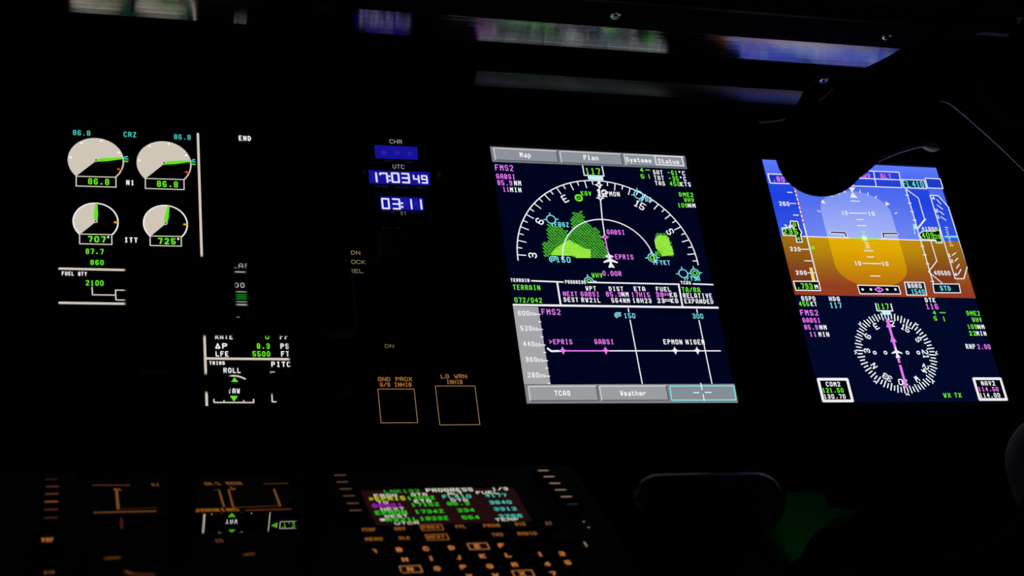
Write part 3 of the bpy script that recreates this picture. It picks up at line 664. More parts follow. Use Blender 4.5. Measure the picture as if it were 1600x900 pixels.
b = MB(); f(b); b.build('readout', tape)
def f(b):
    q = b.px((1199, 272.7), (1238, 274.4), (1242, 288.4), (1202.8, 287)); b.poly(q, .0010, (26, 50, 190)); b.loop(q, .0011, .0012, WHT); b.text('.80', 1206.6, 1225.4, 285, 8.4, (240, 130, 235), wt=.19); b.text('M', 1231.4, 1237, 285.6, 6.8, WHT, wt=.22)
panel_part(pd, 'target_mach_readout', f)
def f(b):
    q = b.px((1239, 440.4), (1278.4, 440.6), (1281.4, 455), (1243, 454.4)); b.poly(q, .0010, (4, 14, 8)); b.loop(q, .0011, .0012, WHT); b.text('.793', 1244.6, 1269.4, 452.6, 9, GRN, wt=.19); b.text('M', 1272.4, 1278, 452.8, 7, WHT, wt=.22)
panel_part(pd, 'mach_readout', f)
def f(b):
    q = b.px((1290, 265.4), (1403.6, 270.2), (1408.2, 294.4), (1294, 290)); b.poly(q, .0006, (34, 66, 214)); b.loop(q, .0010, .0012, WHT)
    b.stroke(b.px((1292, 277.6), (1405.8, 282.2)), .0010, .0012, WHT); b.stroke(b.px((1364, 268.8), (1368.4, 293)), .0010, .0012, WHT); b.stroke(b.px((1328, 267), (1332.4, 291.6)), .0010, .0012, WHT)
    b.text('LNAV', 1336, 1359.4, 279.4, 8, (240, 120, 225), wt=.18); b.text('ALT', 1375.6, 1392.6, 280.6, 8, (240, 120, 225), wt=.18)
panel_part(pd, 'autopilot_modes', f)
def f(b):
    xl = PANEL.at(1414.5, 296)[0]; xr = PANEL.at(1449, 294)[0]; yt_ = PANEL.at(1414.5, 296)[1]; yb_ = PANEL.at(1457, 445)[1]
    b.poly([(xl, yh), (xr, yh), (xr, yt_), (xl, yt_)], .0005, SKYT); b.poly([(xl, yb_), (xr, yb_), (xr, yh), (xl, yh)], .0005, GNDT); b.stroke([(xl, yt_), (xl, yb_)], .0011, .0009, WHT)
    for X, Y in ((135, 257), (150, 306), (165, 358), (180, 410), (212, 505), (228, 570), (243, 622), (260, 677), (290, 785)): b.stroke(b.px((1380 + X / 3.914, 240 + Y / 3.914), (1384.4 + X / 3.914, 240 + Y / 3.914)), .0010, .0009, WHT)
    b.stroke(b.px((1415.4, 296.6), (1434.2, 310.4), (1443.8, 343.5), (1432, 359)), .0010, .001, WHT); b.stroke(b.px((1446, 343), (1434, 358)), .0007, .001, WHT)
    b.stroke(b.px((1453.6, 377), (1463, 408.6), (1450, 425.4), (1471, 443)), .0010, .001, WHT)
    b.text('41000', 1439.6, 1464, 361.4, 6, WHT, wt=.21); b.text('40500', 1459.2, 1484.4, 431.2, 7.2, WHT, wt=.21)
    b.poly(b.px((1425.6, 351), (1430.6, 351), (1432.4, 357), (1427.6, 360), (1430, 366), (1428, 367)), .0011, (170, 236, 240))
alt = panel_part(pd, 'altitude_tape', f)
def f(b):
    b.poly(b.px((1434.6, 368), (1440, 362.4), (1460.4, 362.6), (1463.4, 375.6), (1440.4, 375.2)), .0013, (6, 12, 8)); b.poly(b.px((1458.4, 358), (1466.4, 358.4), (1471.6, 381), (1463, 380.6)), .0013, (6, 12, 8))
    b.stroke(b.px((1460.4, 362.6), (1440, 362.4), (1434.6, 368), (1440.4, 375.4), (1460.4, 376), (1461.4, 380.6), (1471, 381), (1466.4, 358.6)), .0010, .0015, WHT)
    b.text('409', 1440.4, 1459, 374, 9.6, GRN, wt=.18, z=.0018); b.text('20', 1459.8, 1468.6, 374.6, 6.8, GRN, wt=.2, z=.0018); b.stroke(b.px((1460, 361), (1466, 361.6)), .0012, .0018, GRN); b.stroke(b.px((1463.6, 379), (1469.4, 379.4)), .0010, .0018, GRN)
b = MB(); f(b); b.build('readout', alt)
def f(b):
    q = b.px((1408, 281.6), (1442.8, 282.6), (1447, 295.6), (1411.2, 294.2)); b.poly(q, .0010, (8, 56, 96)); b.loop(q, .0010, .0012, WHT); b.text('FL', 1411, 1422, 293.4, 10, CYA, wt=.18); b.text('410', 1425.6, 1443, 294, 10, CYA, wt=.18)
panel_part(pd, 'selected_altitude', f)
def f(b):
    q = b.px((1444.4, 279.4), (1468, 280.6), (1472.4, 295.6), (1448.6, 294.6)); b.poly(q, .0010, (28, 58, 196)); b.loop(q, .0010, .0012, WHT)
panel_part(pd, 'selected_altitude', f)
def f(b):
    q = b.px((1456.4, 444.8), (1497.4, 444.8), (1500, 458.6), (1458.8, 458.4)); b.poly(q, .0011, (4, 20, 34)); b.loop(q, .0010, .0013, WHT); b.text('STD', 1468.7, 1485, 455.4, 7.6, CYA, wt=.2)
panel_part(pd, 'pressure_setting', f)
def f(b):
    q = b.px((1412.4, 442), (1442.8, 442.4), (1447, 462.2), (1416, 462)); b.poly(q, .0011, (4, 34, 50)); b.loop(q, .0011, .0013, WHT); b.text('BARO', 1418, 1439.4, 451.4, 7.4, WHT, wt=.21); b.text('1540', 1423.6, 1444.2, 460.4, 7.4, CYA, wt=.19)
panel_part(pd, 'pressure_setting', f)
def vz(X, Y): return (1380 + X / 3.914, 240 + Y / 3.914)
def f(b):
    q = b.px(vz(283, 258), vz(332, 260), vz(395, 330), vz(455, 520), vz(512, 690), vz(490, 768), vz(437, 768))
    up = [p for p in q if p[1] > yh]; xl = lambda y: q[0][0]
    U = [q[0], q[1], q[2], (q[2][0] + (q[3][0] - q[2][0]) * (q[2][1] - yh) / (q[2][1] - q[3][1] + 1e-9), yh), (q[0][0], yh)]
    D = [U[3], q[4], q[5], q[6], (q[0][0], yh)]
    b.poly(U, .0006, SKYT); b.poly(D, .0006, GNDT); b.loop(q, .0011, .0010, WHT)
    for a in ((325, 285, 350, 312), (327, 318, 360, 343), (340, 355, 368, 377), (350, 390, 380, 410), (420, 625, 440, 610), (435, 660, 453, 643), (445, 705, 462, 680), (455, 742, 472, 712)): b.stroke(b.px(vz(*a[:2]), vz(*a[2:])), .0010, .001, WHT)
    for t, X, Y in (('4', 302, 288), ('2', 322, 365), ('1', 333, 402), ('1', 402, 638), ('2', 414, 672), ('4', 440, 755)): x, y = vz(X, Y); b.text(t, x - 2, x + 3, y, 5.4, WHT, wt=.22)
    for k in range(9):
        t = k / 8; X = 375 + 32 * t; Y = 455 + 110 * t; L = 18 if k in (0, 4, 8) else 11; b.stroke(b.px(vz(X, Y), vz(X + L, Y)), .0008, .001, WHT)
    b.stroke(b.px(vz(375, 512), vz(450, 512)), .0018, .0012, (130, 230, 240))
panel_part(pd, 'vertical_speed_scale', f)
def f(b):
    q = b.px((1338.8, 446.6), (1403, 448.2), (1406.4, 460.4), (1342.8, 460)); b.poly(q, .0011, (4, 6, 22)); b.loop(q, .0010, .0013, WHT)
    for x in (1346.8, 1359.6, 1385, 1398): b.disc(PANEL.at(x, 453.4), .0013, .0014, WHT)
    c = PANEL.at(1372.4, 453.6); b.loop([(c[0] - .0042, c[1]), (c[0], c[1] + .0026), (c[0] + .0042, c[1]), (c[0], c[1] - .0026)], .0011, .0014, MAG); b.stroke([(c[0], c[1] + .002), (c[0], c[1] - .002)], .0010, .0014, MAG)
panel_part(pd, 'deviation_scale', f)
def f(b):
    b.text('GSPD', 1251.7, 1273.8, 471.2, 7.4, WHT, wt=.21); b.text('455', 1248, 1264, 479.6, 7.4, GRN, wt=.2); b.text('KT', 1266.4, 1276, 480, 7.4, WHT, wt=.21)
panel_part(pd, 'ground_speed', f)
def f(b):
    b.text('HDG', 1295, 1311.8, 471.8, 7.4, WHT, wt=.21); b.text('117', 1296.6, 1314.6, 482.6, 9, CYA, wt=.19)
panel_part(pd, 'heading_data', f)
def f(b):
    b.text('DTK', 1445, 1461.2, 473.8, 7.4, WHT, wt=.21); b.text('116', 1446.6, 1465.6, 484.4, 9, MAG, wt=.19)
panel_part(pd, 'desired_track', f)
def f(b):
    b.text('4', 1457, 1462, 493, 6.6, GRN); b.stroke(b.px((1467.6, 489.4), (1476, 489.6)), .0010, .0012, GRN); b.text('5', 1458.8, 1463.8, 502.2, 6.8, GRN); b.stroke(b.px((1473, 496), (1475, 502.6)), .0010, .0012, GRN)
panel_part(pd, 'trim_arrows', f)
def f(b):
    b.text('FMS2', 1250.2, 1278, 494.2, 9, MAG, wt=.18); b.text('GABSI', 1253.8, 1281.2, 505.4, 7.6, MAG, wt=.2); b.text('85.9', 1256.4, 1277.6, 516.2, 7.6, MAG, wt=.2); b.text('NM', 1280, 1291.2, 516.4, 7.6, WHT, wt=.21); b.text('11', 1264.6, 1275.4, 527.2, 7.6, MAG, wt=.2); b.text('MIN', 1278.6, 1295.2, 527.4, 7.6, WHT, wt=.21)
panel_part(pd, 'flight_plan_data', f)
def f(b):
    b.text('DME2', 1510, 1530.6, 494.2, 7.2, GRN, wt=.2); b.text('WHV', 1518.6, 1533.6, 504.4, 7.2, GRN, wt=.2); b.text('109', 1511.2, 1526, 515.2, 7.2, GRN, wt=.2); b.text('NM', 1526.8, 1537.8, 515.4, 7.2, WHT, wt=.21); b.text('22', 1514, 1524.6, 525.6, 7.2, GRN, wt=.2); b.text('MIN', 1525.2, 1540.6, 525.8, 7.2, WHT, wt=.21)
panel_part(pd, 'beacon_data', f)
def f(b): b.text('RNP', 1508.8, 1523.6, 546.4, 7.8, WHT, wt=.21); b.text('2.00', 1526.8, 1547.2, 546.8, 7.8, MAG, wt=.2)
panel_part(pd, 'navigation_performance', f)
def f(b): b.text('WX', 1473.6, 1485.2, 622.6, 7.4, GRN, wt=.2); b.text('TX', 1491, 1501.6, 622.4, 7.4, GRN, wt=.2)
panel_part(pd, 'weather_status', f)
def radio_box(q, lines):
    b = MB(); P = b.px(*q); b.poly(P, .0008, (2, 3, 10))
    x0 = P[0][0]; x1 = P[1][0]; y1 = P[0][1]; y0 = P[3][1]; h = .0013
    b.loop([(x0 + h, y1 - h), (x1 - h, y1 - h), (x1 - h, y0 + h), (x0 + h, y0 + h)], .0026, .001, WHT)
    for a in lines: b.text(*a[:5], a[5], wt=.2)
    b.build('radio_frequency_box', pd)
radio_box([(1275, 591.2), (1324.3, 591.2), (1333.4, 629.4), (1284.2, 629.4)], [('COM2', 1290, 1312.4, 605.2, 7.4, WHT), ('121.50', 1284.6, 1317.6, 614.8, 7.4, GRN), ('130.70', 1286.8, 1320.8, 624.4, 7.4, WHT)])
radio_box([(1517.8, 590.4), (1563.6, 590.4), (1574.4, 627), (1528, 627)], [('NAV2', 1532.6, 1554.2, 603.8, 7.4, WHT), ('114.50', 1528.2, 1559.6, 612.8, 7.2, MAG), ('114.00', 1530.4, 1562.2, 622.4, 7.4, WHT)])
RC = PANEL.at(1399.6, 551.8); RR = .0405
def f(b):
    for h in range(0, 360, 5):
        a = math.radians(90 - (h - HDG)); L = .0070 if h % 10 == 0 else .0045
        r1 = RR if h % 10 == 0 else RR - .001
        b.stroke([(RC[0] + r1 * math.cos(a), RC[1] + r1 * math.sin(a)), (RC[0] + (r1 - L) * math.cos(a), RC[1] + (r1 - L) * math.sin(a))], .0012, .0010, WHT)
    for k in range(8):
        if k == 2: continue
        a = math.radians(45 * k); c = (RC[0] + (RR + .0012) * math.cos(a), RC[1] + (RR + .0012) * math.sin(a)); v = (-math.sin(a), math.cos(a)); u = (math.cos(a), math.sin(a))
        b.stroke([(c[0] + v[0] * .0015 + u[0] * .0006, c[1] + v[1] * .0015 + u[1] * .0006), (c[0] - u[0] * .001, c[1] - u[1] * .001), (c[0] - v[0] * .0015 + u[0] * .0006, c[1] - v[1] * .0015 + u[1] * .0006)], .0010, .0011, WHT)
    for i, s in enumerate(('N', '3', '6', 'E', '12', '15', 'S', '21', '24', 'W', '30', '33')):
        a = 90 - (30 * i - HDG); t = math.radians(a); r = RR - .0108
        b.tag_at(s, (RC[0] + r * math.cos(t), RC[1] + r * math.sin(t)), a - 90, .0036, .0052, .0011, .0013, WHT)
    for x in (1365.8, 1382.6, 1417, 1434): b.arc(PANEL.at(x, 552), .0014, 0, 360, .0011, .0012, WHT, 14)
rose = panel_part(pd, 'compass_rose', f)
def f(b):
    a = math.radians(90 - 1); a = math.atan2(PANEL.at(1385, 499.6)[1] - RC[1], PANEL.at(1385, 499.6)[0] - RC[0]); u = (math.cos(a), math.sin(a)); v = (-u[1], u[0])
    P = lambda r, s=0: (RC[0] + u[0] * r + v[0] * s, RC[1] + u[1] * r + v[1] * s)
    b.stroke([P(RR - .006), P(.0125)], .0025, .0015, MAG, False); b.stroke([P(.0105), P(-.0105)], .0025, .0015, MAG, False); b.stroke([P(-.0125), P(-RR + .005)], .0025, .0015, MAG, False)
    for r in (RR - .013, .0125): b.poly([P(r + .005), P(r - .002, .0034), P(r - .002, -.0034)], .0016, MAG)
b = MB(); f(b); b.build('course_needle', rose)
b = MB(); plane_sym(b, RC, .0058, WHT, .0019); b.build('aircraft_symbol', rose)
def f(b):
    b.text('117', 1370.2, 1388.4, 484.2, 9, GRN, wt=.19); b.stroke(b.px((1367, 475.2), (1369.6, 486.4), (1394, 486.8), (1391, 475.8)), .0012, .0012, WHT); b.poly(b.px((1376.4, 487.4), (1390.4, 487.6), (1392, 492.8), (1378, 492.6)), .0012, (195, 240, 246))
b = MB(); f(b); b.build('heading_box', rose)

# ================================================================== CLOCK
ck = thing('digital_clock', 'digital chronometer clock with three blue windows reading 17:03 49 and 03:11', 'clock', (-.087, .17, -.003))
b = MB(); b.rbox((-.128, .168, -.004), (-.044, .268, -.0003), SEMI, .001); b.build('case', ck)
def window(q, pts):
    b = MB(); P = b.px(*q); b.poly(P, .0002, glow((20, 18, 150), True)); w = b.build('window', ck)
    t = MB()
    for (x, y, r, col) in pts:
        c = PANEL.at(x, y)
        for k in range(4): t.disc(c, r * (1 - k * .24), .0003 + k * .00008, tuple(int(20 + (col[0] - 20) * (k + 1) / 4) if i == 0 else int((18, 150)[i - 1] + (col[i] - (18, 150)[i - 1]) * (k + 1) / 4) for i in range(3)), 16)
    t.build('backlight_spot', w); return w
w1 = window([(584.8, 226.8), (651.7, 229.8), (653.3, 249.8), (586.7, 247.4)], [(600, 239, .0034, (70, 24, 176)), (620, 239, .003, (52, 26, 176)), (640, 240.5, .003, (44, 26, 178))])
w2 = window([(575.8, 266), (671, 269.2), (672.3, 290), (577, 286.6)], [(588, 277, .0034, (60, 20, 166)), (605, 279, .003, (48, 22, 160))])
w3 = window([(593.4, 306.8), (661.4, 309.2), (662.6, 329.4), (594.8, 327.6)], [(634, 318, .003, (34, 30, 176)), (650, 319, .003, (34, 26, 170))])
DW = (226, 222, 250)
b = MB(); b.text('17', 576.6, 606.8, 285.6, 16, DW, z=.0010, wt=.15, font=SEG7, ratio=.8); b.text(':', 604.6, 613.8, 286, 15, DW, z=.001, wt=.17, font=SEG7); b.text('03', 611.8, 640.8, 286.6, 16.4, DW, z=.0010, wt=.15, font=SEG7, ratio=.82); b.text('49', 645.8, 668.6, 287.2, 13.2, DW, z=.001, wt=.16, font=SEG7, ratio=.8); b.build('digits', w2)
b = MB(); b.text('03', 596.6, 626.2, 327.6, 17.4, DW, z=.0010, wt=.14, font=SEG7, ratio=.76); b.text(':', 623, 634, 327.2, 14, DW, z=.001, wt=.16, font=SEG7); b.text('1', 632, 644.6, 327.8, 16.4, DW, z=.001, wt=.14, font=SEG7); b.text('1', 647.4, 660, 328.2, 16.4, DW, z=.001, wt=.14, font=SEG7); b.build('digits', w3)
LB = (138, 138, 146); LD = (26, 26, 48)
def f(b):
    b.text('CHR', 609, 628.4, 224.4, 6.6, LB, z=.0003, wt=.13, ratio=.82); b.text('UTC', 613.8, 632, 263.6, 6.6, LB, z=.0003, wt=.13, ratio=.82); b.text('ET', 626.6, 635.4, 336, 5.4, (110, 110, 118), z=.0003, wt=.14)
    b.text('MIN', 600, 611.6, 253.4, 3, LD, z=.0003); b.text('SEC', 634, 644, 254.4, 3, LD, z=.0003); b.text('HR/MO', 586, 606, 293, 3.6, LD, z=.0003); b.text('MIN/DAY', 618, 640, 294, 3.6, LD, z=.0003); b.text('SEC/Y', 651.6, 668, 295, 4, LD, z=.0003); b.text('HR', 611, 617.6, 334, 3, LD, z=.0003); b.text('MIN', 643, 654, 335, 3, LD, z=.0003)
panel_part(ck, 'legend', f)
for x, y in ((548, 214), (694, 222), (684, 274), (567, 270)):
    c = PANEL.at(x, y); b = MB(); b.lathe((c[0] + (.004 if x > 600 else -.004), c[1], -.002), (0, 0, 1), [(.0060, 0), (.0058, .006), (.0050, .009), (.0047, .0095), (.0005, .0095)], GREYP if x == 684 else SEMI, 20); b.build('knob', ck)  # lower right knob: its highlight is put into the lighter grey

# ================================================================== LANDING GEAR LEVER
lg = thing('landing_gear_lever', 'dark landing gear lever below the clock beside dim amber lettering', 'lever', (-.115, .045, -.003))
b = MB(); b.rbox((-.155, .038, -.004), (-.075, .165, -.0004), BLACK, .001); b.build('plate', lg)
b = MB(); b.rbox((-.122, .050, -.0004), (-.106, .150, .0006), GLOSS, .0003); b.build('slot', lg)
c = onZ(608, 372, .05)
b = MB(); b.tube([(c.x, c.y, -.0005), (c.x, c.y, .020), (c.x, c.y, .045)], [.004, .0038, .0038], SEMI, 14); b.build('shaft', lg)
b = MB()
for k in (-1, 0, 1): b.lathe((c.x + k * .0062, c.y - .004, .052), (1, 0, 0), [(.0085, -.0028), (.0108, -.0022), (.0112, 0), (.0108, .0022), (.0085, .0028)], GREYP if k else PLASTIC, 24)
b.rbox((c.x - .009, c.y - .010, .043), (c.x + .009, c.y + .004, .052), PLASTIC, .002); b.build('handle', lg, 'wheel shaped handle')
def f(b):
    C = (122, 106, 84); b.text('DN', 549, 563.2, 397.8, 6.6, C, z=-.0002, wt=.15, ratio=.84); b.text('LOCK', 541.4, 571.2, 411.8, 6.2, C, z=-.0002, wt=.15, ratio=.84); b.text('REL', 546.4, 568, 426.2, 6.4, C, z=-.0002, wt=.15, ratio=.84); b.text('DN', 601.4, 615.4, 544.4, 6.2, (112, 90, 58), z=.0008, wt=.15, ratio=.84)
panel_part(lg, 'legend', f, 'dim amber lettering')

# ================================================================== PUSH SWITCHES
def push_switch(label, q, lines):
    P = [PANEL.at(*a) for a in q]; x0, x1 = P[0][0], P[1][0]; y1, y0 = P[0][1], P[3][1]
    s = thing('push_switch', label, 'switch', ((x0 + x1) / 2, y0, -.003), 'square push switches under the landing gear lever')
    b = MB(); b.rbox((x0 - .003, y0 - .003, -.004), (x1 + .003, y1 + .0165, -.0003), BLACK, .0008); b.build('plate', s)
    b = MB(); b.rbox((x0 + .003, y0 + .003, -.0003), (x1 - .003, y1 - .003, .0004), SEMI, .0003); b.build('cap', s)
    b = MB(); b.loop([(x0, y0), (x1, y0), (x1, y1), (x0, y1)], .0006, .0001, (146, 108, 72)); b.build('outline', s, 'thin amber square outline')
    b = MB()
    for a in lines: b.text(*a, 6.6, (158, 104, 56), z=.0001, wt=.16, ratio=.84)
    b.build('legend', s, 'amber lettering')
push_switch('square push switch outlined in amber, lettered GND PROX G/S INHIB', [(590.4, 608), (647, 608), (651.4, 660.8), (594.6, 660.8)], [('GND PROX', 590.8, 644.2, 595.8), ('G/S INHIB', 594, 643.4, 604.4)])
push_switch('square push switch outlined in amber, lettered LG WRN INHIB', [(680.2, 603.2), (742, 603.2), (748.8, 664), (686, 664)], [('LG WRN', 689, 730, 591.4), ('INHIB', 698, 723, 600.2)])

# ================================================================== PEDESTAL
def ped(v, n=0.0): q = PED.p(0, v, n); return (q.y, q.z)
LA = math.radians(61.4)
L0 = Vector((0, *ped(.0185, .0004))); LDIR = Vector((0, -math.cos(LA), math.sin(LA))); LN = Vector((0, math.sin(LA), math.cos(LA)))
QP = Plane(L0, (1, 0, 0), (0, math.cos(LA), -math.sin(LA)))
def lq(a, h): q = L0 + LDIR * a + LN * h; return (q.y, q.z)
LL = .24; GL = .070; LFAR = -QP.at(300, 744)[1]
pb = thing('center_pedestal', 'black center pedestal rising from the floor below the panel, between and under the two keypads', 'pedestal', to_panel((-.29, -.35, 0.0)))
yb0, zb0 = ped(.074, -.0032); yb1, zb1 = ped(-.28, -.0032)
fl0 = to_panel((0, -.62, 0.0)); fl1 = to_panel((0, -.25, 0.0))
for x0, x1 in ((-.545, -.3602), (-.2218, -.053)):
    b = MB(); b.prism([(yb0, zb0), (yb1, zb1), (fl0.y, fl0.z), (fl1.y, fl1.z), (-.63, .004), (yb0 - .03, .004)], x0, x1, BLACK); b.build('side_block', pb)
b = MB(); b.prism([lq(LFAR - .012, -.0042), lq(LL + .012, -.0042), (fl0.y, fl0.z), (fl1.y, fl1.z), (-.63, .004), (lq(LFAR, -.03)[0], .004)], -.3598, -.2222, BLACK); b.build('middle_block', pb)

# engraved amber panel between the keypads, lying flatter than they do
wp = thing('engraved_panel', 'dim amber engraved panel reading WARNING between the two keypads', 'panel', QP.p(-.29, .04, -.004))
b = MB(); b.rbox((-.359, .0008, -.0036), (-.2225, -LFAR, -.0003), BLACK, .0006, frame=QP); b.build('plate', wp)
AM2 = (118, 70, 28); AM3 = (92, 46, 24)
def ln(q, col, w):
    panel_part(wp, 'engraved_line', lambda b: b.stroke(b.px(*q), w, .0004, col, False), None, QP)
for q, col, w in (([(144, 759), (203, 759)], AM3, .0042), ([(146, 802), (244, 799.6)], AM2, .0038), ([(182, 766), (184.6, 797)], AM2, .0016), ([(184, 797), (246, 794.6)], (74, 28, 16), .0026),
                  ([(342, 766), (350, 793)], AM2, .0011), ([(357, 766), (364.4, 793.6)], AM2, .0011), ([(364, 794), (438, 791.4)], (92, 46, 24), .0022), ([(428, 765), (438, 792)], AM2, .0012), ([(384, 798.4), (455, 796.4)], (100, 50, 28), .0034), ([(412, 757), (450, 756)], (90, 46, 24), .0036), ([(357, 766), (368, 765.6)], AM2, .0030), ([(334, 766.6), (343, 766)], (70, 36, 20), .0030)): ln(q, col, w)
for t, x0, x1, y, h, c in (('WARNING', 305, 376, 801, 4.8, (150, 88, 30)), ('OLS MON', 322, 381, 759.4, 5, AM2), ('GI', 238, 251, 760.4, 4.2, AM2), ('RL', 179, 193, 768, 4.2, AM2), ('5', 362, 368.4, 765.4, 4, AM2)):
    panel_part(wp, 'legend', lambda b: b.text(t, x0, x1, y, h, c, z=.0004, wt=.2, ratio=.84), 'amber engraved lettering', QP)

# throttle quadrant, part of the pedestal: a black cover with a gloss plate at its far edge
gpl = MB(); gpl.prism([lq(0, 0), lq(GL, 0), lq(GL, -.0036), lq(0, -.0036)], -.310, -.2425, GLOSS)
b = MB(); b.prism([lq(0, -.0038), lq(GL + .001, -.0038), lq(GL + .001, -.0008), lq(LL, -.0008), lq(LL + .006, -.0041), lq(0, -.0041)], -.359, -.2225, BLACK); tq = b.build('throttle_quadrant', pb)
gpl.build('gloss_plate', tq, 'narrow gloss plate mirroring the engine display')
panel_part(tq, 'legend', lambda b: b.text('LS', 339, 349, 848, 4, (150, 92, 50), z=.0004, wt=.2), 'dim amber lettering', QP)
for q, w, col in (([(189.5, 811), (190, 827)], .0014, (60, 30, 16)), ([(384, 868), (395, 866.6)], .0026, (110, 66, 36)), ([(168, 873.6), (183, 872.6)], .0034, (100, 64, 26)), ([(196, 894), (206, 898), (222, 899), (240, 899)], .0014, (120, 66, 34))):
    panel_part(tq, 'mark', lambda b: b.stroke(b.px(*q), w, .0004, col), 'dim amber mark', QP)

# thrust levers
LZ = .42
def lever_shapes(off):
    A = lambda x, y: onZ(x + off, y, LZ)
    return A
A = lambda x, y: onZ(x, y, LZ)
def make_lever():
    base = A(282, 700); yb = L0.y + (LZ - L0.z) / LDIR.z * LDIR.y
    t = thing('thrust_lever', '', 'lever', (base.x, yb, LZ), 'thrust levers in front of the engine display')
    g0, g1 = A(196, 393), A(373, 509)
    b = MB(); b.rbox((g0.x, g1.y, LZ - .014), (g1.x, g0.y, LZ), PLASTIC, .0032, 4); b.smooth = True; b.build('grip', t)
    xs0, xs1 = A(260, 560).x, A(316, 560).x
    b = MB(); b.raw([(x, y, z) for (x0_, x1_, y, z0, z1) in ((xs0, xs1, g1.y + .006, LZ - .007, LZ + .007), (xs0 + .001, xs1 - .0005, g1.y - .05, LZ - .008, LZ + .008), (xs0 - .002, xs1 - .0085, yb + .005, LZ - .010, LZ + .010)) for (x, z) in ((x0_, z0), (x1_, z0), (x1_, z1), (x0_, z1))],
        [(0, 1, 2, 3)[::-1], (8, 9, 10, 11)] + [(r * 4 + i, r * 4 + (i + 1) % 4, r * 4 + 4 + (i + 1) % 4, r * 4 + 4 + i) for r in (0, 1) for i in range(4)], PLASTIC); b.build('shaft', t)
    k0, k1 = A(313, 585), A(361, 612)
    b = MB(); b.tube([((k0.x - .001), (k0.y + k1.y) / 2, LZ), (k0.x + .004, (k0.y + k1.y) / 2, LZ), (k1.x - .002, (k0.y + k1.y) / 2, LZ), (k1.x, (k0.y + k1.y) / 2, LZ)], [.0046, .0046, .0048, .0036], PLASTIC, 14); b.build('side_knob', t)
    k0, k1 = A(217, 582), A(262, 616)
    b = MB(); b.tube([((k1.x + .001), (k0.y + k1.y) / 2, LZ), (k1.x - .003, (k0.y + k1.y) / 2, LZ), (k0.x + .002, (k0.y + k1.y) / 2, LZ), (k0.x, (k0.y + k1.y) / 2, LZ)], [.0052, .0052, .0054, .0044], PLASTIC, 14); b.build('side_knob', t)
    b = MB(); b.lathe((g0.x + .012, g0.y - .012, LZ - .0005), (0, 0, 1), [(.0045, 0), (.0043, .002), (.0036, .0028), (.0003, .003)], SEMI, 18); b.build('button', t)
    return t
tl = make_lever(); tl['label'] = 'left black thrust lever silhouetted in front of the engine display'
t2 = tl.copy(); COL.objects.link(t2); t2['label'] = 'right black thrust lever, between the engine display and the gear lettering'
t2.location = tl.location + Vector((A(481, 560).x - A(288, 560).x, 0, 0))
for ch in list(tl.children):
    c2 = ch.copy(); COL.objects.link(c2); c2.parent = t2

# ------------------------------------------------------------------ flight management keypads
ORN = (186, 112, 56)
def keypad_case(name, label, x0, x1):
    k = thing(name, label, 'keypad', PED.p((x0 + x1) / 2, -.03, -.003), 'flight management keypads on the pedestal')
    b = MB(); b.rbox((x0, -.11, -.003), (x1, .072, 0.0), PLASTIC, .0008, frame=PED); b.build('case', k); return k
def line_key(k, x, y, col, w=13):
    c = PED.at(x, y); b = MB(PED)
    b.rbox((c[0] - .0055, c[1] - .0026, -.0002), (c[0] + .0055, c[1] + .0026, .0022), SEMI, .0006, 1, PED); o = b.build('line_select_key', k)
    t = MB(PED); t.stroke([(c[0] - .0030, c[1]), (c[0] + .0030, c[1])], .0013, .0024, col); t.build('mark', o)
fk = keypad_case('flight_management_keypad', 'keypad with a lit text screen reading PROGRESS and amber lettered keys', -.2215, -.054)
for y, (xl) in ((748, 531), (758.6, 534.2), (769.4, 539.6), (780.2, 544.6), (792, 550.6), (803, 555)): line_key(fk, xl, y, (96, 62, 46))
for x, y in ((848, 740.4), (857, 750), (866, 760.4), (875, 770.6), (884, 781.4), (893.6, 793)): line_key(fk, x, y, (150, 118, 92) if y < 790 else (44, 40, 34))
b = MB(PED); P = b.px((562, 767.6), (801, 761.4), (832, 815.6), (588, 822.4)); b.poly(P, .0004, glow((32, 12, 14), True)); scr = b.build('screen', fk)
b = MB(PED); x0, x1, y0, y1 = P[0][0], P[1][0], P[3][1], P[0][1]
for lo, hi in (((x0 - .007, y1, 0), (x1 + .007, y1 + .005, .002)), ((x0 - .007, y0 - .002, 0), (x1 + .007, y0, .0008)), ((x0 - .007, y0, 0), (x0, y1, .002)), ((x1, y0, 0), (x1 + .007, y1, .002))): b.rbox((*lo[:2], -.0001), hi, SEMI, .0004, 1, PED)
b.build('screen_frame', fk)
YEL = (214, 214, 40); G3 = (40, 214, 34); PUR = (176, 40, 196); W3 = (226, 232, 206); C3 = (76, 206, 190)
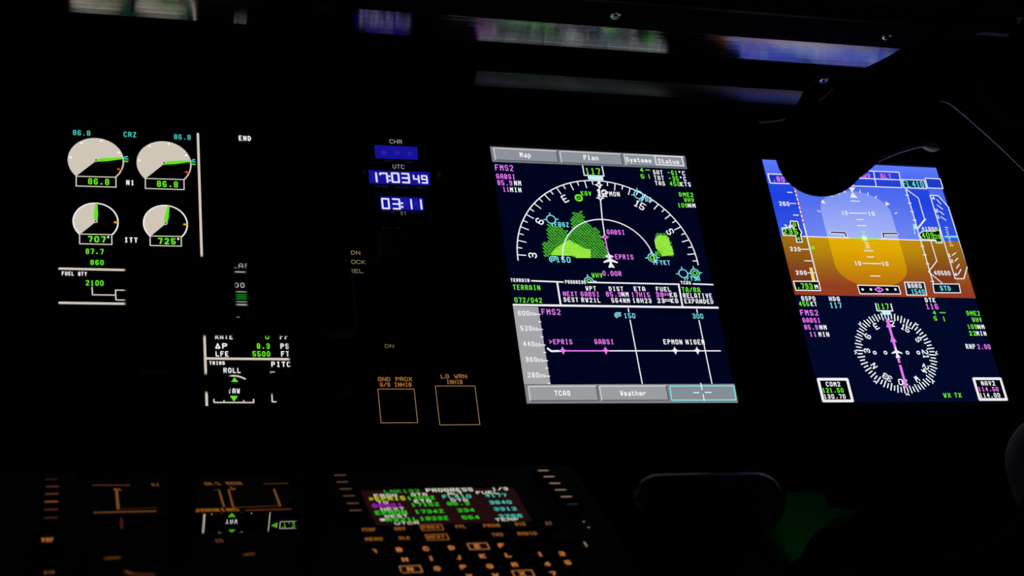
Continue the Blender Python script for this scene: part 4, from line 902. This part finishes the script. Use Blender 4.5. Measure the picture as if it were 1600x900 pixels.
def f(b):
    T = lambda s, a, c, y, h, col: b.text(s, a, c, y, h, col, z=.0008, wt=.16, ratio=.78)
    T('LNK132', 601, 657, 772.4, 5.2, (30, 160, 40)); T('PROGRESS', 666.7, 740.6, 770.8, 5.8, W3); T('1/3', 769.5, 794.6, 768, 4.4, W3)
    T('FROM', 585, 621, 778.4, 4.2, W3); T('ATA', 643, 668, 777, 4.4, W3); T('ALT', 700, 724, 775.2, 4.2, W3); T('FUEL', 745, 780, 773.8, 4.4, W3)
    T('>EPRIS', 577.5, 634.4, 784.2, 5.8, YEL); T('1703Z', 637, 680.6, 783, 5.2, G3); T('FL410', 692.5, 737.6, 780.6, 5.2, C3); T('4177', 759.5, 792.8, 778.6, 5, C3)
    T('TO', 590, 607, 788.8, 4, W3); T('ETA', 648, 674.6, 787.4, 4.6, W3); T('DTG', 705.5, 732, 785.6, 4.4, W3)
    T('GABSI', 583, 630, 795, 5.8, PUR); T('1715Z', 643, 687.6, 793.2, 5.2, G3); T('86.2', 699.5, 735, 791.4, 5, G3); T('3840', 766, 800.6, 789.6, 5.2, C3)
    T('NEXT', 595.5, 633, 799.6, 4.2, W3)
    T('EPMON', 587.5, 637, 806.2, 6, G3); T('1734Z', 649, 694.6, 804.2, 5.4, G3); T('234', 716, 742.6, 801.8, 5, G3); T('3312', 773, 808.6, 799.8, 5, C3)
    T('DEST', 602, 638, 810.8, 4.4, W3)
    T('*', 594, 603, 815.8, 3.6, W3); T('RW21L', 605, 655, 816.8, 5.4, G3); T('1823Z', 657, 701.6, 815, 5.4, G3); T('564', 723, 750.4, 813, 5.2, G3); T('2266', 780.6, 817.6, 811, 5.2, C3)
    T('UTCR', 617.5, 655.6, 821.6, 4, W3); T('TEMP', 775, 811.4, 816.2, 4.2, W3)
b = MB(PED); f(b); b.build('screen_text', scr)
KH = .0028
def key(k, x, y, s, hpx=6, wpx=9, boxed=False, kw=.0075, kh=.0034, col=ORN, wt=.24, nm='key'):
    c = PED.at(x, y, KH); b = MB(PED); b.rbox((c[0] - kw, c[1] - kh, -.0002), (c[0] + kw, c[1] + kh, KH), SEMI, .0008, 2, PED); o = b.build(nm, k)
    t = MB(PED)
    if s: t.text(s, x - wpx / 2, x + wpx / 2, y + hpx / 2, hpx, col, z=.0003, wt=wt, off=KH, ratio=.8)
    if boxed:
        hw = kw * .92; hh = kh * .9; t.loop([(c[0] - hw, c[1] - hh), (c[0] + hw, c[1] - hh), (c[0] + hw, c[1] + hh), (c[0] - hw, c[1] + hh)], .0006, KH + .0003, col)
    if s: t.build('legend', o)
AMK = (150, 88, 36)
for x, y, s, w, bx in ((577.5, 828.4, 'PERF', 22, 0), (626, 826.8, 'NAV', 17, 0), (674.6, 824.8, 'PREV', 27, 1), (721, 823.4, 'FPL', 16, 0), (769.4, 822, 'PROG', 26, 0), (814.4, 819.6, 'DIR', 16, 0), (859, 818.4, 'ET', 9, 0),
                       (585, 843.2, 'MENU', 27, 0), (633, 841.4, 'DLK', 17, 0), (683, 839.8, 'NEXT', 27, 1), (778.6, 836.2, 'TRS', 17, 0), (825, 834.6, 'RADIO', 30, 0)):
    key(fk, x, y, s, 4.8, w, bool(bx), .0068, .0036, AMK if y < 900 else ORN, .2)
for x, y, s, bx in ((585, 862, 'A', 0), (625, 859.6, 'B', 0), (667, 858, 'C', 0), (707, 856.6, 'D', 0), (747.4, 854.2, 'E', 1), (785, 853, 'F', 0),
                    (592.4, 876.8, 'G', 0), (634, 875, 'H', 0), (675, 873.2, 'I', 0), (718, 871.6, 'J', 0), (755.6, 869.6, 'K', 0), (795.6, 868.2, 'L', 0),
                    (600, 893, 'M', 0), (642, 890, 'N', 1), (684.4, 889, 'O', 0), (725, 886.8, 'P', 0), (767, 885.4, 'Q', 0), (806, 883, 'R', 0),
                    (735, 901, 'V', 0), (776, 899.6, 'W', 0), (817.6, 897, 'X', 1),
                    (845.6, 866.4, '1', 0), (857, 882, '4', 0), (866, 897, '7', 0), (880, 865.8, '2', 0), (889.4, 879.6, '5', 0)):
    key(fk, x, y, s, 6.4, 9.6 if s not in 'I1J' else 7, bool(bx), .0062, .0038, ORN, .24)
c = PED.at(886, 844, .004)
b = MB(PED); b.lathe(PED.p(c[0], c[1], 0), PED.n, [(.0085, 0), (.0082, .005), (.0070, .007), (.0004, .007)], SEMI, 24); kb = b.build('brightness_knob', fk)
def f(b):
    b.stroke(b.px((862, 844.4), (858.6, 849), (861, 854.4), (867, 858), (872.4, 859.8)), .0010, .0006, ORN); panel_part(fk, 'brightness_arc', f, 'amber arc beside the knob', PED)
panel_part(fk, 'mark', lambda b: b.stroke(b.px((912.8, 848.6), (916.6, 854.6)), .0012, .0006, (150, 110, 80)), 'amber stroke', PED)
for x, y in ((912, 816.4), (919.6, 825.4)): panel_part(fk, 'indicator_dot', lambda b: b.disc(PED.at(x, y), .0007, .0006, (124, 120, 116)), 'pale dot', PED)
lk = keypad_case('flight_management_keypad', 'left keypad seen only by its column of dim amber key marks at the frame edge', -.545, -.3605)
for x, y, col in ((80, 754.6, (50, 26, 20)), (82, 766, (90, 46, 28)), (81, 777.6, (92, 60, 36)), (80.2, 789.6, (130, 80, 40)), (79.8, 802, (80, 40, 24)), (79.2, 815, (72, 38, 24))): line_key(lk, x, y, col)
key(lk, 74, 844.4, 'VHF', 6.4, 19, False, .0085, .0045, (160, 92, 36), .34); key(lk, 77, 895.4, 'DIR', 4.6, 16, False, .0085, .0045, (110, 64, 32), .24)

# ================================================================== HEADSET
HZ = .20
H = lambda x, y, dz=0.0: onZ(x, y, HZ + dz)
hs = thing('headset', 'black headset hanging at upper right, its slim boom microphone across the flight display', 'headset', H(1283, 225))
cu = H(1284, 233); ax = (CAM - cu).normalized()
R1 = .0379; SQ = 0.97
b = MB(); b.lathe(cu - ax * .014, ax, [(R1 * .72, -.004), (R1 * .95, 0), (R1, .006), (R1 * .99, .016), (R1 * .9, .023), (R1 * .6, .028), (.001, .0295)], FOAM, 40, SQ); ec = b.build('ear_cup', hs)
b = MB(); b.lathe(cu - ax * .020, -ax, [(R1 * .9, 0), (R1 * .98, .006), (R1 * .96, .014), (R1 * .7, .02), (R1 * .5, .016), (.001, .012)], FOAM, 40, SQ); b.build('ear_cushion', ec)
cu2 = H(1600, 130, -.02)
b = MB(); b.lathe(cu2, ax, [(R1 * .72, -.018), (R1 * .95, -.014), (R1, -.006), (R1 * .99, .004), (R1 * .9, .011), (.001, .017)], FOAM, 40, SQ); ec2 = b.build('ear_cup', hs)
b = MB(); b.lathe(cu2 - ax * .019, -ax, [(R1 * .9, 0), (R1 * .98, .006), (R1 * .96, .014), (R1 * .7, .02), (.001, .012)], FOAM, 40, SQ); b.build('ear_cushion', ec2)
pth = smooth_path([H(1306, 200), H(1340, 162), H(1385, 122), H(1440, 78), H(1500, 20, -.005), H(1560, -18, -.012), H(1610, 10, -.018), H(1622, 70, -.02), H(1606, 130, -.02)], 8)
b = MB(); vs = []; fs = []
for i, p in enumerate(pth):
    d = (pth[min(i + 1, len(pth) - 1)] - pth[max(i - 1, 0)]).normalized(); nn = ax.cross(d).normalized()
    for (u, w) in ((-.009, -.007), (.009, -.007), (.009, .007), (-.009, .007)): vs.append(p + ax * u + nn * w)
for i in range(len(pth) - 1):
    for k in range(4): fs.append((i * 4 + k, i * 4 + (k + 1) % 4, i * 4 + 4 + (k + 1) % 4, i * 4 + 4 + k))
fs += [(0, 1, 2, 3)[::-1], tuple(range(len(vs) - 4, len(vs)))]
b.raw(vs, fs, FOAM); b.smooth = True; b.build('headband', hs)
BOOM = solid('boom_grey', (0.88, 0.88, 0.90), 0.45); MIC = solid('mic_tan', (0.95, 0.72, 0.44), 0.6)
bp_ = smooth_path([H(1305, 285, -.01), H(1330, 277, -.03), H(1350, 264, -.06), H(1374, 250, -.09), H(1402, 238, -.12), H(1430, 229.6, -.14), H(1444, 227.6, -.15)], 5)
b = MB(); b.tube(bp_, [.0017] * len(bp_), BOOM, 10); bo = b.build('boom', hs, 'slim grey microphone boom')
pv = smooth_path([H(1312, 262, -.012), H(1335, 267, -.02), H(1352, 262, -.05), H(1364, 255.4, -.075), H(1370, 252, -.085)], 5)
b = MB(); b.tube(pv, [.0075, .0075, .0075, .0072, .007, .0065, .006, .0055, .005, .0045, .004, .0036, .0032, .0029, .0026, .0024, .0022, .0020, .0019, .0018, .0017], FOAM, 12); b.build('boom_pivot', hs)
m0 = H(1440, 227, -.147); m1_ = H(1465, 230.5, -.16); md_ = (m1_ - m0).normalized(); Lm = (m1_ - m0).length
b = MB(); b.lathe(m0, md_, [(.0012, 0), (.0028, Lm * .2), (.0046, Lm * .5), (.0048, Lm * .75), (.0034, Lm * .95), (.0004, Lm)], MIC, 20); b.build('microphone', bo, 'small tan microphone capsule')
rl = smooth_path([H(1330, 190, -.02), H(1380, 170, -.05), H(1430, 158, -.08), H(1466, 157.5, -.10)], 5)
b = MB(); b.tube(rl, [.0018] * len(rl), FOAM, 8); cr_ = b.build('cable_sleeve', hs)
cb = smooth_path([H(1464, 157.5, -.10), H(1478, 159, -.105), H(1496, 171, -.11), H(1540, 209, -.11), H(1600, 266, -.11), H(1660, 330, -.11), H(1720, 420, -.11)], 6)
b = MB(); b.tube(cb, [.0009] * len(cb), BOOM, 8); b.build('cable', hs, 'thin grey cable')
hk = thing('headset_hook', 'black hook under the headset band at the end of the glareshield', 'hook', H(1530, -12))
hp0 = H(1530, -4, -.008); b = MB(); b.tube(smooth_path([hp0 + Vector((0, -.006, .014)), hp0 + Vector((0, -.011, .004)), hp0 + Vector((0, -.011, -.012)), Vector((hp0.x - .03, hp0.y - .004, zf + .008)), Vector((gend(0, zf) + .012, hp0.y + .012, zf - .003))]), .003, FOAM, 10); b.build('hook', hk)

# ================================================================== CONTROL YOKE
YZ = .30
Q = lambda x, y, dz=0.0: onZ(x, y, YZ + dz)
yk = thing('control_yoke', 'dark control yoke below the flight display, its two rounded horns cut by shadow', 'control yoke', Q(1400, 900))
b = MB(); b.tube(smooth_path([Q(1395, 935), Q(1320, 950), Q(1235, 950), Q(1165, 925), Q(1125, 880), Q(1113, 825)], 5), [.016 + .0004 * i for i in range(26)], FOAM, 20); la = b.build('arm', yk)
h0, h1 = Q(1012, 820), Q(1231, 722); b = MB(); b.rbox((h0.x, h0.y, YZ - .034), (h1.x, h1.y, YZ), HORN, .0185, 6); b.smooth = True; b.build('horn', yk)
b = MB(); b.tube(smooth_path([Q(1395, 905), Q(1470, 915), Q(1555, 900), Q(1620, 860), Q(1655, 800), Q(1660, 740)], 5), [.016 + .0004 * i for i in range(26)], FOAM, 20); b.build('arm', yk)
HG = solid('horn_grey', (0.42, 0.40, 0.42), 0.6, noise=0.2, nscale=600)
c = Q(1652, 722); rr = .0325
b = MB(); b.lathe(c, (0, 1, 0.1), [(.020, -.055), (.028, -.035), (.0318, -.015)] + [(rr * math.cos(math.radians(a)), rr * math.sin(math.radians(a))) for a in range(0, 90, 6)] + [(.0003, rr)], HG, 48); b.build('horn', yk, 'dark grey rounded horn')
cv = [Q(*q, -.02) for q in ((1203, 774), (1280, 774), (1290, 798), (1338, 803), (1318, 808), (1292, 818), (1270, 836), (1254, 856), (1244, 876), (1228, 886))]  # plate added in the outline of the green light patch, to catch it
b = MB(); nc = len(cv); b.raw([p + Vector((0, 0, .006)) for p in cv] + [p - Vector((0, 0, .02)) for p in cv], [tuple(range(nc))[::-1], tuple(range(nc, 2 * nc))] + [(i, (i + 1) % nc, nc + (i + 1) % nc, nc + i) for i in range(nc)], GREYP); b.build('green_patch_plate', yk)
b = MB(); b.rbox(Q(1330, 935) + Vector((0, 0, -.03)), Q(1460, 870) + Vector((0, 0, .02)), FOAM, .012, 4); b.smooth = True; b.build('hub', yk)
wq = W(Q(1395, 925)); b = MB(); b.tube([Q(1395, 920), to_panel((wq.x, wq.y + .02, wq.z * .5)), to_panel((wq.x, wq.y + .03, -.0))], .024, PLASTIC, 20); b.build('column', yk)

# glossy lower edge strip under the right display
le = MB(); p0 = onZ(1279, 772, .02); p1 = onZ(1427, 758, .02)
yy = p0.y; hgt = p1.y - p0.y
prof = [(yy, .026), (yy + hgt * .5, .0215), (yy + hgt, .016), (yy + hgt, -.0035), (yy, -.0035)]
le.prism(prof, p0.x, p1.x, LIP); tag(le.build('edge_strip'), 'narrow satin strip on the lower panel under the flight display', 'strip')

# added faint green spot without a known source, aimed at the yoke
gd = bpy.data.lights.new('added_green_spot', 'SPOT'); gd.color = (0.02, 1.0, 0.03); gd.energy = 0.11; gd.spot_size = math.radians(34); gd.spot_blend = 1.0; gd.shadow_soft_size = .01
go = bpy.data.objects.new('added_green_spot', gd); COL.objects.link(go)
ga, gb = Q(1180, 960, .10), Q(1262, 850, -.02)
go.location = W(ga); go.rotation_euler = (W(gb) - W(ga)).to_track_quat('-Z', 'Y').to_euler()
